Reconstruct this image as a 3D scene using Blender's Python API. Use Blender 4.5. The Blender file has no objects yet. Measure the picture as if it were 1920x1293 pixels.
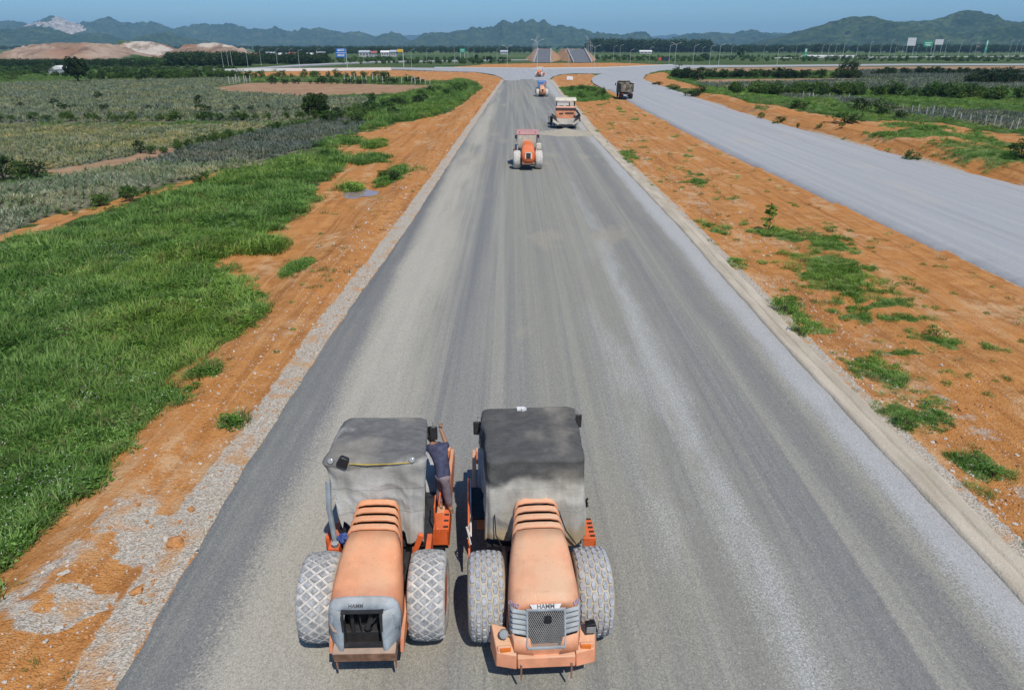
import bpy, bmesh, math, random
import numpy as np
from mathutils import Vector, Matrix, noise as mnoise
R = math.radians
random.seed(7); rng = np.random.default_rng(7)
scene = bpy.context.scene
C = scene.collection
HAZE = 1.15e-4

# ---------------------------------------------------------------- camera
CAM_H = 9.6; FPX = 1280.0
TH = math.atan((646.5 - 85) / FPX)
cam_d = bpy.data.cameras.new('camera'); cam = bpy.data.objects.new('camera', cam_d); C.objects.link(cam)
cam.location = (0, 0, CAM_H); cam.rotation_euler = (math.pi / 2 - TH, 0, 0)
cam_d.sensor_fit = 'HORIZONTAL'; cam_d.sensor_width = 36; cam_d.lens = 36 * FPX / 1920
cam_d.clip_start = 0.1; cam_d.clip_end = 60000
scene.camera = cam
# ---------------------------------------------------------------- sky, sun, exposure
SUN = Vector((0.26, -0.62, 1.0)).normalized()
elev = math.asin(SUN.z); az = math.atan2(SUN.x, SUN.y)
w = bpy.data.worlds.new('World'); scene.world = w; w.use_nodes = True
wn = w.node_tree; bg = wn.nodes['Background']
sky = wn.nodes.new('ShaderNodeTexSky'); sky.sky_type = 'NISHITA'; sky.sun_disc = False
sky.sun_elevation = elev; sky.sun_rotation = az
sky.altitude = 0; sky.air_density = 1.0; sky.dust_density = 0.3; sky.ozone_density = 3.0
tint = wn.nodes.new('ShaderNodeMix'); tint.data_type = 'RGBA'; tint.blend_type = 'MULTIPLY'; tint.inputs[0].default_value = 1; tint.inputs[7].default_value = (.60, .88, 1.17, 1)
wn.links.new(sky.outputs[0], tint.inputs[6]); wn.links.new(tint.outputs[2], bg.inputs[0]); bg.inputs[1].default_value = 0.10
sd = bpy.data.lights.new('sun', 'SUN'); so = bpy.data.objects.new('sun', sd); C.objects.link(so)
sd.energy = 4.1; sd.angle = R(0.5); sd.color = (1.0, 0.95, 0.87)
so.rotation_euler = SUN.to_track_quat('Z', 'Y').to_euler(); so.location = (60, -140, 220)
vs = scene.view_settings; vs.view_transform = 'Standard'; vs.look = 'None'; vs.gamma = 1; vs.exposure = 0.0
vs.use_curve_mapping = False
cy = scene.cycles
cy.max_bounces = 6; cy.diffuse_bounces = 3; cy.glossy_bounces = 2; cy.transmission_bounces = 3
cy.volume_bounces = 0; cy.transparent_max_bounces = 6; cy.use_denoising = True

# ---------------------------------------------------------------- helpers
def G(px, py, z=0.0):
    u = (px - 960) / FPX; v = (646.5 - py) / FPX
    c, s = math.cos(TH), math.sin(TH)
    dx, dy, dz = u, c + v * s, -s + v * c
    t = (z - CAM_H) / dz
    return Vector((dx * t, dy * t, z))
def atY(px, py, Y):
    u = (px - 960) / FPX; v = (646.5 - py) / FPX
    c, s = math.cos(TH), math.sin(TH)
    dx, dy, dz = u, c + v * s, -s + v * c
    t = Y / dy
    return Vector((dx * t, Y, CAM_H + dz * t))
def tag(o, label=None, cat=None, group=None, kind=None):
    if label: o['label'] = label
    if cat: o['category'] = cat
    if group: o['group'] = group
    if kind: o['kind'] = kind
    return o
def empty(name, loc, rz=0.0):
    o = bpy.data.objects.new(name, None); C.objects.link(o)
    o.location = loc; o.rotation_euler = (0, 0, rz); o.empty_display_size = 0.3
    return o
def children(o): return list(o.children)
def copy_tree(o, parent=None):
    c = o.copy(); C.objects.link(c); c.parent = parent
    for ch in children(o): copy_tree(ch, c)
    return c
# numpy value noise
def _hash(ix, iy, seed):
    h = (ix.astype(np.int64) * 374761393 + iy.astype(np.int64) * 668265263 + seed * 1442695041) & 0xFFFFFFFF
    h = ((h ^ (h >> 13)) * 1274126177) & 0xFFFFFFFF
    return ((h ^ (h >> 16)) & 0xFFFF) / 65535.0
def vnoise(x, y, seed=0):
    x = np.asarray(x, float); y = np.asarray(y, float)
    ix = np.floor(x); iy = np.floor(y); fx = x - ix; fy = y - iy
    fx = fx * fx * (3 - 2 * fx); fy = fy * fy * (3 - 2 * fy)
    a = _hash(ix, iy, seed); b = _hash(ix + 1, iy, seed); c = _hash(ix, iy + 1, seed); d = _hash(ix + 1, iy + 1, seed)
    return (a * (1 - fx) + b * fx) * (1 - fy) + (c * (1 - fx) + d * fx) * fy
def fbm(x, y, seed=0, oct=4):
    s = 0; a = 0.5; t = 0
    for k in range(oct):
        s = s + a * vnoise(x * 2 ** k, y * 2 ** k, seed + k * 17); t += a; a *= 0.5
    return s / t
def inpoly(x, y, poly):
    x = np.asarray(x, float); y = np.asarray(y, float)
    r = np.zeros(x.shape, bool); n = len(poly); j = n - 1
    for i in range(n):
        xi, yi = poly[i][0], poly[i][1]; xj, yj = poly[j][0], poly[j][1]
        c = ((yi > y) != (yj > y))
        with np.errstate(divide='ignore', invalid='ignore'):
            xx = (xj - xi) * (y - yi) / (yj - yi + 1e-12) + xi
        r ^= c & (x < xx); j = i
    return r
def sstep(a, b, x):
    t = np.clip((x - a) / (b - a), 0, 1); return t * t * (3 - 2 * t)

class MB:
    def __init__(s): s.v = []; s.f = []; s.m = []; s.mi = 0
    def add(s, vs, fs):
        n = len(s.v); s.v += [tuple(p) for p in vs]
        for f in fs: s.f.append([i + n for i in f]); s.m.append(s.mi)
        return s
    def box(s, c, d, rot=None, top=(1, 1)):
        hx, hy, hz = d[0] / 2, d[1] / 2, d[2] / 2
        p = [(-hx, -hy, -hz), (hx, -hy, -hz), (hx, hy, -hz), (-hx, hy, -hz)] + \
            [(x * top[0], y * top[1], hz) for x, y in ((-hx, -hy), (hx, -hy), (hx, hy), (-hx, hy))]
        M = rot.to_matrix() if rot is not None and hasattr(rot, 'to_matrix') else rot
        c = Vector(c)
        p = [(M @ Vector(q) if M else Vector(q)) + c for q in p]
        return s.add(p, [(3, 2, 1, 0), (4, 5, 6, 7), (0, 1, 5, 4), (1, 2, 6, 5), (2, 3, 7, 6), (3, 0, 4, 7)])
    def prism(s, poly, axis, a, b):
        def mk(p, t):
            if axis == 'x': return (t, p[0], p[1])
            if axis == 'y': return (p[0], t, p[1])
            return (p[0], p[1], t)
        n = len(poly)
        v = [mk(p, a) for p in poly] + [mk(p, b) for p in poly]
        f = [tuple(range(n))[::-1], tuple(range(n, 2 * n))] + [(i, (i + 1) % n, (i + 1) % n + n, i + n) for i in range(n)]
        return s.add(v, f)
    def tube(s, pts, r, n=8):
        pts = [Vector(p) for p in pts]; rr = r if isinstance(r, (list, tuple)) else [r] * len(pts)
        vs = []; fs = []
        for i, p in enumerate(pts):
            d = (pts[min(i + 1, len(pts) - 1)] - pts[max(i - 1, 0)]).normalized()
            a = Vector((0, 0, 1)) if abs(d.z) < 0.9 else Vector((1, 0, 0))
            u = d.cross(a).normalized(); w_ = d.cross(u)
            for k in range(n):
                t = 2 * math.pi * k / n; vs.append(p + (u * math.cos(t) + w_ * math.sin(t)) * rr[i])
        for i in range(len(pts) - 1):
            for k in range(n):
                fs.append((i * n + k, i * n + (k + 1) % n, (i + 1) * n + (k + 1) % n, (i + 1) * n + k))
        fs.append(tuple(range(n))[::-1]); fs.append(tuple(range((len(pts) - 1) * n, len(pts) * n)))
        return s.add(vs, fs)
    def lathe(s, prof, c, axis='x', n=32):
        vs = []; fs = []; c = Vector(c)
        for (t, r) in prof:
            for k in range(n):
                a = 2 * math.pi * k / n
                q = (t, r * math.cos(a), r * math.sin(a))
                if axis == 'y': q = (r * math.cos(a), t, r * math.sin(a))
                if axis == 'z': q = (r * math.cos(a), r * math.sin(a), t)
                vs.append(c + Vector(q))
        for i in range(len(prof) - 1):
            for k in range(n):
                fs.append((i * n + k, i * n + (k + 1) % n, (i + 1) * n + (k + 1) % n, (i + 1) * n + k))
        fs.append(tuple(range(n))); fs.append(tuple(range((len(prof) - 1) * n, len(prof) * n)))
        return s.add(vs, fs)
    def loft(s, rings, closed=True, caps=True):
        n = len(rings[0]); vs = [p for r in rings for p in r]; fs = []
        for i in range(len(rings) - 1):
            for k in range(n if closed else n - 1):
                k2 = (k + 1) % n
                fs.append((i * n + k, i * n + k2, (i + 1) * n + k2, (i + 1) * n + k))
        if caps and closed:
            fs.append(tuple(range(n))[::-1]); fs.append(tuple(range((len(rings) - 1) * n, len(rings) * n)))
        return s.add(vs, fs)
    def build(s, name, mat, parent=None, loc=None, smooth=35, bevel=0, solid=0, sub=0, fix=True):
        me = bpy.data.meshes.new(name); me.from_pydata(s.v, [], s.f)
        for m in (mat if isinstance(mat, (list, tuple)) else [mat]): me.materials.append(m)
        if any(s.m): me.polygons.foreach_set('material_index', s.m)
        if fix:
            bm = bmesh.new(); bm.from_mesh(me); bmesh.ops.recalc_face_normals(bm, faces=bm.faces); bm.to_mesh(me); bm.free()
        me.update()
        if smooth:
            me.shade_smooth()
            if smooth < 180: me.set_sharp_from_angle(angle=R(smooth))
        o = bpy.data.objects.new(name, me); C.objects.link(o)
        if loc is not None: o.location = loc
        if parent is not None: o.parent = parent
        if solid:
            m = o.modifiers.new('solidify', 'SOLIDIFY'); m.thickness = solid; m.offset = 0
        if sub:
            m = o.modifiers.new('subsurf', 'SUBSURF'); m.levels = m.render_levels = sub
        if bevel:
            m = o.modifiers.new('bevel', 'BEVEL'); m.width = bevel; m.segments = 2; m.limit_method = 'ANGLE'; m.angle_limit = R(40)
        return o
def np_mesh(name, verts, quads=None, tris=None, mats=(), attrs=None, smooth=False, link=True, parent=None):
    me = bpy.data.meshes.new(name); verts = np.asarray(verts, np.float32)
    nq = 0 if quads is None else len(quads); nt = 0 if tris is None else len(tris)
    me.vertices.add(len(verts)); me.vertices.foreach_set('co', verts.ravel())
    li = []
    if nq: li.append(np.asarray(quads, np.int32).ravel())
    if nt: li.append(np.asarray(tris, np.int32).ravel())
    li = np.concatenate(li) if li else np.zeros(0, np.int32)
    me.loops.add(len(li)); me.loops.foreach_set('vertex_index', li)
    me.polygons.add(nq + nt)
    st = np.concatenate([np.arange(nq) * 4, nq * 4 + np.arange(nt) * 3]).astype(np.int32)
    me.polygons.foreach_set('loop_start', st)
    me.update(calc_edges=True); me.validate()
    for m in mats: me.materials.append(m)
    for k, a in (attrs or {}).items():
        at = me.attributes.new(k, 'FLOAT', 'POINT'); at.data.foreach_set('value', np.asarray(a, np.float32).ravel())
    if smooth: me.shade_smooth()
    o = bpy.data.objects.new(name, me)
    if link: C.objects.link(o)
    if parent is not None: o.parent = parent
    return o
def grid_quads(nu, nv):
    i = np.arange(nu - 1)[:, None] * nv + np.arange(nv - 1)[None, :]
    return np.stack([i, i + nv, i + nv + 1, i + 1], -1).reshape(-1, 4)

# ---------------------------------------------------------------- materials
class MT:
    def __init__(s, name, rough=0.8, spec=0.3):
        s.m = bpy.data.materials.new(name); s.m.use_nodes = True
        s.nt = s.m.node_tree; s.b = s.nt.nodes['Principled BSDF']
        s.b.inputs['Roughness'].default_value = rough; s.b.inputs['Specular IOR Level'].default_value = spec
        s.tc = None
    def n(s, t): return s.nt.nodes.new(t)
    def l(s, a, b): s.nt.links.new(a, b)
    def set(s, sock, v):
        if hasattr(v, 'is_linked') or isinstance(v, bpy.types.NodeSocket): s.l(v, sock)
        else: sock.default_value = v
    def obj(s, scale=None, off=(0, 0, 0), kind='Object'):
        if s.tc is None: s.tc = s.n('ShaderNodeTexCoord')
        if scale is None: return s.tc.outputs[kind]
        m = s.n('ShaderNodeMapping'); s.l(s.tc.outputs[kind], m.inputs['Vector'])
        m.inputs['Scale'].default_value = scale if isinstance(scale, (tuple, list)) else (scale,) * 3
        m.inputs['Location'].default_value = off
        return m.outputs[0]
    def noise(s, scale=1.0, detail=4, vec=None, rough=0.55, off=(0, 0, 0)):
        t = s.n('ShaderNodeTexNoise'); s.l(vec if vec is not None else s.obj(scale, off), t.inputs['Vector'])
        t.inputs['Scale'].default_value = 1.0; t.inputs['Detail'].default_value = detail; t.inputs['Roughness'].default_value = rough
        return t.outputs[0]
    def voro(s, scale, out='Distance', vec=None, feat='F1'):
        t = s.n('ShaderNodeTexVoronoi'); s.l(vec if vec is not None else s.obj(scale), t.inputs['Vector'])
        t.inputs['Scale'].default_value = 1.0; t.feature = feat
        return t.outputs[out]
    def attr(s, name, out='Fac'):
        t = s.n('ShaderNodeAttribute'); t.attribute_name = name; return t.outputs[out]
    def math(s, op, a, b=0.0, clamp=False):
        t = s.n('ShaderNodeMath'); t.operation = op; t.use_clamp = clamp
        s.set(t.inputs[0], a); s.set(t.inputs[1], b); return t.outputs[0]
    def mr(s, v, a, b, c=0.0, d=1.0, smooth=True):
        t = s.n('ShaderNodeMapRange'); t.clamp = True
        if smooth: t.interpolation_type = 'SMOOTHSTEP'
        s.set(t.inputs[0], v); s.set(t.inputs[1], a); s.set(t.inputs[2], b); s.set(t.inputs[3], c); s.set(t.inputs[4], d)
        return t.outputs[0]
    def mix(s, f, a, b, mode='MIX'):
        t = s.n('ShaderNodeMix'); t.data_type = 'RGBA'; t.blend_type = mode
        s.set(t.inputs['Factor'], f)
        for k, v in ((6, a), (7, b)):
            if isinstance(v, (tuple, list)) and len(v) == 3: v = (*v, 1)
            s.set(t.inputs[k], v)
        return t.outputs[2]
    def ramp(s, f, stops):
        t = s.n('ShaderNodeValToRGB'); e = t.color_ramp.elements
        while len(e) < len(stops): e.new(0.5)
        for i, (p, c) in enumerate(stops): e[i].position = p; e[i].color = (*c, 1)
        s.l(f, t.inputs[0]); return t.outputs[0]
    def sep(s, vec=None):
        t = s.n('ShaderNodeSeparateXYZ'); s.l(vec if vec is not None else s.obj(), t.inputs[0]); return t.outputs
    def color(s, c):
        if isinstance(c, (tuple, list)): c = (*c, 1) if len(c) == 3 else c
        s.set(s.b.inputs['Base Color'], c); return s
    def bump(s, h, strength=0.4, dist=0.02):
        t = s.n('ShaderNodeBump'); t.inputs['Strength'].default_value = strength; t.inputs['Distance'].default_value = dist
        s.l(h, t.inputs['Height']); s.l(t.outputs[0], s.b.inputs['Normal']); return s

def M_plain(name, col, rough=0.6, spec=0.4, var=0.25, scale=6.0, metal=0.0, dust=None, dustcol=(.50, .42, .33)):
    t = MT(name, rough, spec); t.b.inputs['Metallic'].default_value = metal
    n = t.noise(scale, 5); n2 = t.noise(scale * 6, 3, off=(3, 1, 2))
    c = t.mix(t.mr(n, .3, .7), tuple(x * (1 - var) for x in col), tuple(min(1, x * (1 + var * .6)) for x in col))
    c = t.mix(t.mr(n2, .4, .75, 0, .35), c, tuple(x * .6 for x in col))
    if dust is not None:
        g = t.n('ShaderNodeNewGeometry'); nz = t.sep(g.outputs['Normal'])[2]
        d = t.math('MULTIPLY', t.mr(t.math('ADD', nz, t.math('MULTIPLY', t.noise(3.0, 5, off=(5, 5, 5)), .6)), .35, 1.3), dust)
        c = t.mix(d, c, dustcol)
    t.color(c); t.bump(n2, .15, .01)
    return t.m
def M_leaf(name, cols, rough=.55, trans=.25, vscale=.35):
    t = MT(name, rough, .25)
    g = t.n('ShaderNodeNewGeometry'); oi = t.n('ShaderNodeObjectInfo')
    f = t.math('ADD', t.math('MULTIPLY', g.outputs['Random Per Island'], .6), t.math('MULTIPLY', oi.outputs['Random'], .4))
    n = len(cols); c = t.ramp(f, [(i / (n - 1), cols[i]) for i in range(n)])
    c = t.mix(t.mr(t.noise(1.0, 3, vec=t.wpos(vscale)), .38, .62, 0, .85), c, t.mix(1.0, c, (.50, .62, .46), 'MULTIPLY'))
    c = t.mix(t.mr(t.noise(1.0, 4, vec=t.wpos(vscale * .3)), .42, .66, 0, .75), c, t.mix(1.0, c, (1.40, 1.16, .85), 'MULTIPLY'))
    t.color(c)
    tr = t.n('ShaderNodeBsdfTranslucent'); mx = t.n('ShaderNodeMixShader'); mx.inputs[0].default_value = trans
    t.l(c, tr.inputs[0]); t.l(t.b.outputs[0], mx.inputs[1]); t.l(tr.outputs[0], mx.inputs[2])
    t.l(mx.outputs[0], t.nt.nodes['Material Output'].inputs[0])
    return t.m
def _wpos(s, sc):
    g = s.n('ShaderNodeNewGeometry'); v = s.n('ShaderNodeVectorMath'); v.operation = 'SCALE'
    s.l(g.outputs['Position'], v.inputs[0]); v.inputs['Scale'].default_value = sc; return v.outputs[0]
MT.wpos = _wpos

# geometry-node scatter, only for what nobody could count
def scatter(name, pos, rot, scl, idx, protos):
    me = bpy.data.meshes.new(name); pos = np.asarray(pos, np.float32)
    me.vertices.add(len(pos)); me.vertices.foreach_set('co', pos.ravel())
    a = me.attributes.new('rot', 'FLOAT_VECTOR', 'POINT'); a.data.foreach_set('vector', np.asarray(rot, np.float32).ravel())
    a = me.attributes.new('scl', 'FLOAT_VECTOR', 'POINT'); a.data.foreach_set('vector', np.asarray(scl, np.float32).ravel())
    a = me.attributes.new('idx', 'INT', 'POINT'); a.data.foreach_set('value', np.asarray(idx, np.int32))
    o = bpy.data.objects.new(name, me); C.objects.link(o)
    ng = bpy.data.node_groups.new(name, 'GeometryNodeTree')
    ng.interface.new_socket('Geometry', in_out='INPUT', socket_type='NodeSocketGeometry')
    ng.interface.new_socket('Geometry', in_out='OUTPUT', socket_type='NodeSocketGeometry')
    gi = ng.nodes.new('NodeGroupInput'); go = ng.nodes.new('NodeGroupOutput'); jn = ng.nodes.new('GeometryNodeJoinGeometry')
    def na(nm, ty):
        t = ng.nodes.new('GeometryNodeInputNamedAttribute'); t.data_type = ty; t.inputs[0].default_value = nm; return t.outputs[0]
    ro, sc, ix = na('rot', 'FLOAT_VECTOR'), na('scl', 'FLOAT_VECTOR'), na('idx', 'INT')
    for k, p in enumerate(protos):
        oi = ng.nodes.new('GeometryNodeObjectInfo'); oi.inputs['Object'].default_value = p; oi.inputs['As Instance'].default_value = True
        cp = ng.nodes.new('FunctionNodeCompare'); cp.data_type = 'INT'; cp.operation = 'EQUAL'
        ng.links.new(ix, cp.inputs[2]); cp.inputs[3].default_value = k
        ip = ng.nodes.new('GeometryNodeInstanceOnPoints')
        ng.links.new(gi.outputs[0], ip.inputs['Points']); ng.links.new(cp.outputs[0], ip.inputs['Selection'])
        ng.links.new(oi.outputs['Geometry'], ip.inputs['Instance'])
        ng.links.new(ro, ip.inputs['Rotation']); ng.links.new(sc, ip.inputs['Scale'])
        ng.links.new(ip.outputs[0], jn.inputs[0])
    ng.links.new(jn.outputs[0], go.inputs[0])
    m = o.modifiers.new('scatter', 'NODES'); m.node_group = ng
    o['kind'] = 'stuff'
    return o
from mathutils.geometry import tessellate_polygon

# ================================================================ LAND
def PG(pts, z=0.0): return [(G(a, b, z).x, G(a, b, z).y) for a, b in pts]
ZL = -0.5                                                   # the fields left of the road lie a little lower
LE = ([0, 8, 13, 17, 24, 39.5, 71, 129, 221, 600], [-6.4, -6.45, -6.6, -6.6, -6.5, -5.95, -5.4, -4.3, -2.4, -2])
RE = ([0, 10, 22, 39.5, 84.6, 118, 168, 221, 600], [9.6, 9.63, 9.5, 9.65, 9.3, 9.9, 10.5, 11.3, 12])
SL = ([0, 28.7, 43.8, 71, 123, 191, 600], [23.2, 22.6, 22.0, 21.2, 21.8, 23.8, 24])
SR = ([0, 51, 75, 108, 205, 262, 600], [38.8, 38, 36.4, 35.6, 38.9, 45.7, 46])
xl = lambda y: np.interp(y, *LE); xr = lambda y: np.interp(y, *RE)
sl = lambda y: np.interp(y, *SL); sr = lambda y: np.interp(y, *SR)
junction = PG([(395, 133.5), (480, 132), (600, 131), (735, 130), (820, 133), (890, 135), (925, 140), (940, 146), (946, 151),
               (1028, 151), (1036, 144), (1050, 139.5), (1075, 137.5), (1130, 138), (1117, 142), (1109, 148), (1112, 156), (1135, 168),
               (1225, 160), (1206, 148), (1210, 140), (1235, 133), (1290, 128.5), (1350, 126.3), (1500, 124.6), (1700, 122.6), (2000, 122.6),
               (2000, 119.6), (1700, 119.8), (1500, 121.6), (1400, 122.6), (1262, 122.3), (1200, 125), (1130, 128), (1000, 129.3), (900, 128.3), (815, 127.6), (735, 127), (600, 128.5), (480, 129.5), (395, 131)])
GL_edge = [(-100, 1190), (0, 1100), (60, 1050), (130, 1000), (200, 930), (232, 880), (300, 800), (390, 728), (310, 735), (330, 690), (430, 655), (500, 600), (480, 545), (430, 505), (400, 490), (420, 470), (500, 440), (560, 400), (600, 370), (590, 345), (640, 315), (655, 295)]
grassL = PG([(-700, 1300)] + GL_edge + [(640, 283), (560, 292), (500, 307), (430, 327), (380, 347), (200, 402), (100, 432), (0, 458), (-500, 640)], -.25)
grassL2 = PG([(655, 295), (625, 275), (660, 250), (700, 242), (760, 226), (800, 222), (850, 203), (870, 190), (900, 166), (890, 156), (860, 158), (820, 165), (760, 178), (705, 195), (690, 222), (680, 245), (600, 275)], ZL)
orangeL = PG([(-300, 1500), (-100, 1190)] + GL_edge[1:] + [(625, 275), (660, 250), (700, 242), (760, 226), (800, 222), (850, 205), (870, 190), (905, 165), (895, 155), (860, 150), (790, 150), (760, 140), (770, 133), (890, 136), (960, 150), (960, 1500)], -.3)
bankL = PG([(-60, 462), (0, 440), (100, 407), (190, 382), (300, 352), (420, 322), (425, 326), (300, 362), (205, 394), (100, 428), (0, 462), (-60, 485)], ZL)
F1 = PG([(-300, 520), (0, 438), (100, 404), (260, 358), (420, 320), (525, 312), (440, 300), (400, 311), (330, 309), (262, 309), (150, 325), (60, 345), (0, 350), (-300, 400)], ZL)
F2 = PG([(255, 305), (330, 285), (440, 257), (560, 236), (640, 222), (690, 221), (682, 243), (600, 275), (530, 293), (470, 305), (330, 307)], ZL)
F3 = PG([(-300, 240), (0, 236), (400, 236), (560, 232), (480, 242), (430, 253), (330, 278), (262, 290), (180, 305), (100, 318), (0, 332), (-300, 380)], ZL)
F4 = PG([(-500, 170), (0, 157), (150, 152), (440, 147), (470, 152), (395, 163), (420, 172), (560, 181), (700, 184), (700, 198), (690, 216), (640, 218), (560, 228), (0, 232), (-500, 240)], ZL)
pathL = PG([(80, 322), (262, 286), (330, 276), (335, 284), (262, 304), (120, 328)], ZL)
plotL = PG([(385, 166), (470, 156), (560, 154), (720, 159), (830, 160), (765, 175), (560, 180), (420, 173)], ZL)
slopeL = PG([(440, 136), (600, 133), (735, 132), (770, 134), (760, 145), (620, 142), (480, 143)], ZL)
islandM = PG([(1036, 165), (1030, 152), (1040, 143), (1055, 139.5), (1110, 138), (1117, 142), (1108, 150), (1112, 158), (1140, 175), (1120, 178), (1080, 168)])
greenM = PG([(1044, 166), (1060, 163), (1100, 161), (1120, 163), (1150, 182), (1120, 189), (1080, 190), (1058, 178)])
roundab = PG([(790, 127), (900, 120.5), (1000, 118.5), (1150, 117.5), (1262, 121.5), (1200, 124.3), (1130, 127.3), (1000, 128.6), (900, 127.6)])
bankR = PG([(1380, 205), (1420, 204), (1500, 222), (1560, 228), (1600, 240), (1680, 228), (1760, 232), (1920, 258), (2300, 330), (2300, 520), (1920, 352), (1700, 298), (1500, 244)])
bankR2 = PG([(1205, 150), (1212, 139), (1245, 134), (1258, 140), (1250, 147), (1300, 160), (1345, 176), (1330, 178), (1240, 160)])
slopeR = PG([(1290, 129), (1400, 126.5), (1600, 125), (1920, 123.5), (2000, 123.5), (2000, 130), (1830, 131), (1700, 129), (1500, 133), (1300, 135)])
FR1 = PG([(1700, 205), (1920, 215), (2200, 225), (2200, 262), (1920, 246), (1740, 222), (1620, 200), (1500, 188), (1450, 178), (1600, 182)])
FR2 = PG([(1600, 150), (1760, 148), (2000, 150), (2000, 168), (1600, 170), (1330, 165), (1300, 158)])
FR3 = PG([(1610, 133), (1700, 132), (2000, 134), (2000, 146), (1610, 147)])
tanR = PG([(1300, 149), (1600, 146), (1640, 150), (1600, 156), (1400, 157), (1310, 155)])
patchesL = [(560, 515, 30, 16), (500, 465, 40, 14), (690, 300, 40, 9), (735, 338, 28, 16), (700, 272, 22, 9), (660, 268, 18, 8), (660, 355, 20, 5), (820, 195, 30, 5), (790, 215, 25, 5), (580, 325, 60, 18), (390, 730, 30, 14), (440, 820, 25, 12)]
patchesR = [(1560, 505, 85, 40), (1560, 455, 55, 22), (1670, 570, 70, 18), (1600, 585, 45, 14), (1640, 690, 60, 40), (1700, 660, 55, 18), (1720, 770, 85, 34), (1490, 590, 48, 38), (1755, 630, 38, 16), (1310, 340, 30, 7), (1295, 323, 14, 6), (1180, 287, 26, 6), (1175, 303, 18, 6), (1460, 440, 40, 14), (1335, 420, 16, 12), (1850, 880, 55, 40), (1560, 540, 80, 14), (1680, 810, 30, 16), (1880, 1010, 20, 10), (1860, 312, 85, 30), (1930, 325, 60, 40), (1570, 214, 75, 13), (1480, 197, 60, 8), (1760, 262, 40, 6), (1800, 275, 30, 6), (1680, 252, 40, 7), (1350, 180, 40, 8)]
def ell(x, y, px, py, rx, ry, z=0.0):
    c = G(px, py, z); a = G(px + rx, py, z).x - c.x; b = max(.12, (G(px, py - ry, z).y - G(px, py + ry, z).y) / 2)
    return np.clip(1.35 - np.hypot((x - c.x) / a, (y - c.y) / b), 0, 1) * 1.15
def masks(x, y):
    wx = x + (fbm(x * .8, y * .8, 3) - .5) * 1.6 + (vnoise(x * 3.1, y * 3.1, 4) - .5) * .4
    wy = y + (fbm(x * .8, y * .8, 9) - .5) * 1.6 * np.clip(y / 20, 1, 3)
    green = 0
    for k in range(4):
        ax = x + (fbm(x * .8, y * .8, 3 + k * 40) - .5) * (1.6 + k * .9) + (k - 1.5) * .25 + .35; ay = y + (fbm(x * .8, y * .8, 9 + k * 40) - .5) * (1.6 + k * .9) * np.clip(y / 20, 1, 3)
        green = green + (inpoly(ax, ay, grassL) | inpoly(ax, ay, grassL2)) * .25
    orange = inpoly(wx, wy, orangeL) & (x < xl(y) + 1)
    med = (x > xr(y) - 1) & (x < sl(y) + 1) & (y < 195)
    orange |= med | inpoly(wx, wy, bankL) | inpoly(wx, wy, bankR) | inpoly(wx, wy, bankR2) | inpoly(x, y, roundab) | inpoly(wx, wy, islandM) | inpoly(x, y, slopeL)
    orange |= (x > sr(y) - 1) & (x < sr(y) + 3.0 + 2 * vnoise(x * .2, y * .1, 5)) & (y < 150)
    orange |= (x < xl(y) + 1) & (x > xl(y) - 9) & (y < 110)
    orange &= ~(green > .8)
    for p in patchesL: green = np.maximum(green, ell(x, y, *p, ZL))
    rx_ = x + (fbm(x * 1.1, y * 1.1, 77) - .5) * 3.0 * np.clip(y / 30, .6, 2) * .6; ry_ = y + (fbm(x * 1.1, y * .9, 79) - .5) * 3.6 * np.clip(y / 25, .6, 2)
    for p in patchesR: green = np.maximum(green, ell(rx_, ry_, *p))
    g2 = inpoly(wx, wy, greenM); green = np.maximum(green, g2 * 1.0)
    # a few tufts over the right bank and scattered weeds
    bk = (x > sr(y) + 1.5) & (y < 170)
    green = np.maximum(green, bk * sstep(.58, .66, fbm(x * .22, y * .12, 31)) * 1.0)
    green = np.maximum(green, (med & (x < xr(y) + 9)) * sstep(.70, .78, fbm(x * .9, y * .6, 41)) * .8)
    field = (inpoly(x, y, F1) | inpoly(x, y, F2) | inpoly(x, y, F3) | inpoly(x, y, F4) | inpoly(x, y, FR1) | inpoly(x, y, FR2) | inpoly(x, y, FR3)).astype(float)
    tan = (inpoly(wx, wy, plotL) | inpoly(wx, wy, pathL) | inpoly(x, y, tanR) | inpoly(x, y, slopeR)).astype(float)
    return green, orange.astype(float), field, tan
def in_road(x, y, m=0.0):
    r = (x > xl(y) + m) & (x < xr(y) - m) & (y < 224)
    r |= (x > sl(y) + m) & (x < sr(y) - m) & (y < 215)
    return r | inpoly(x, y, junction)
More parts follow.
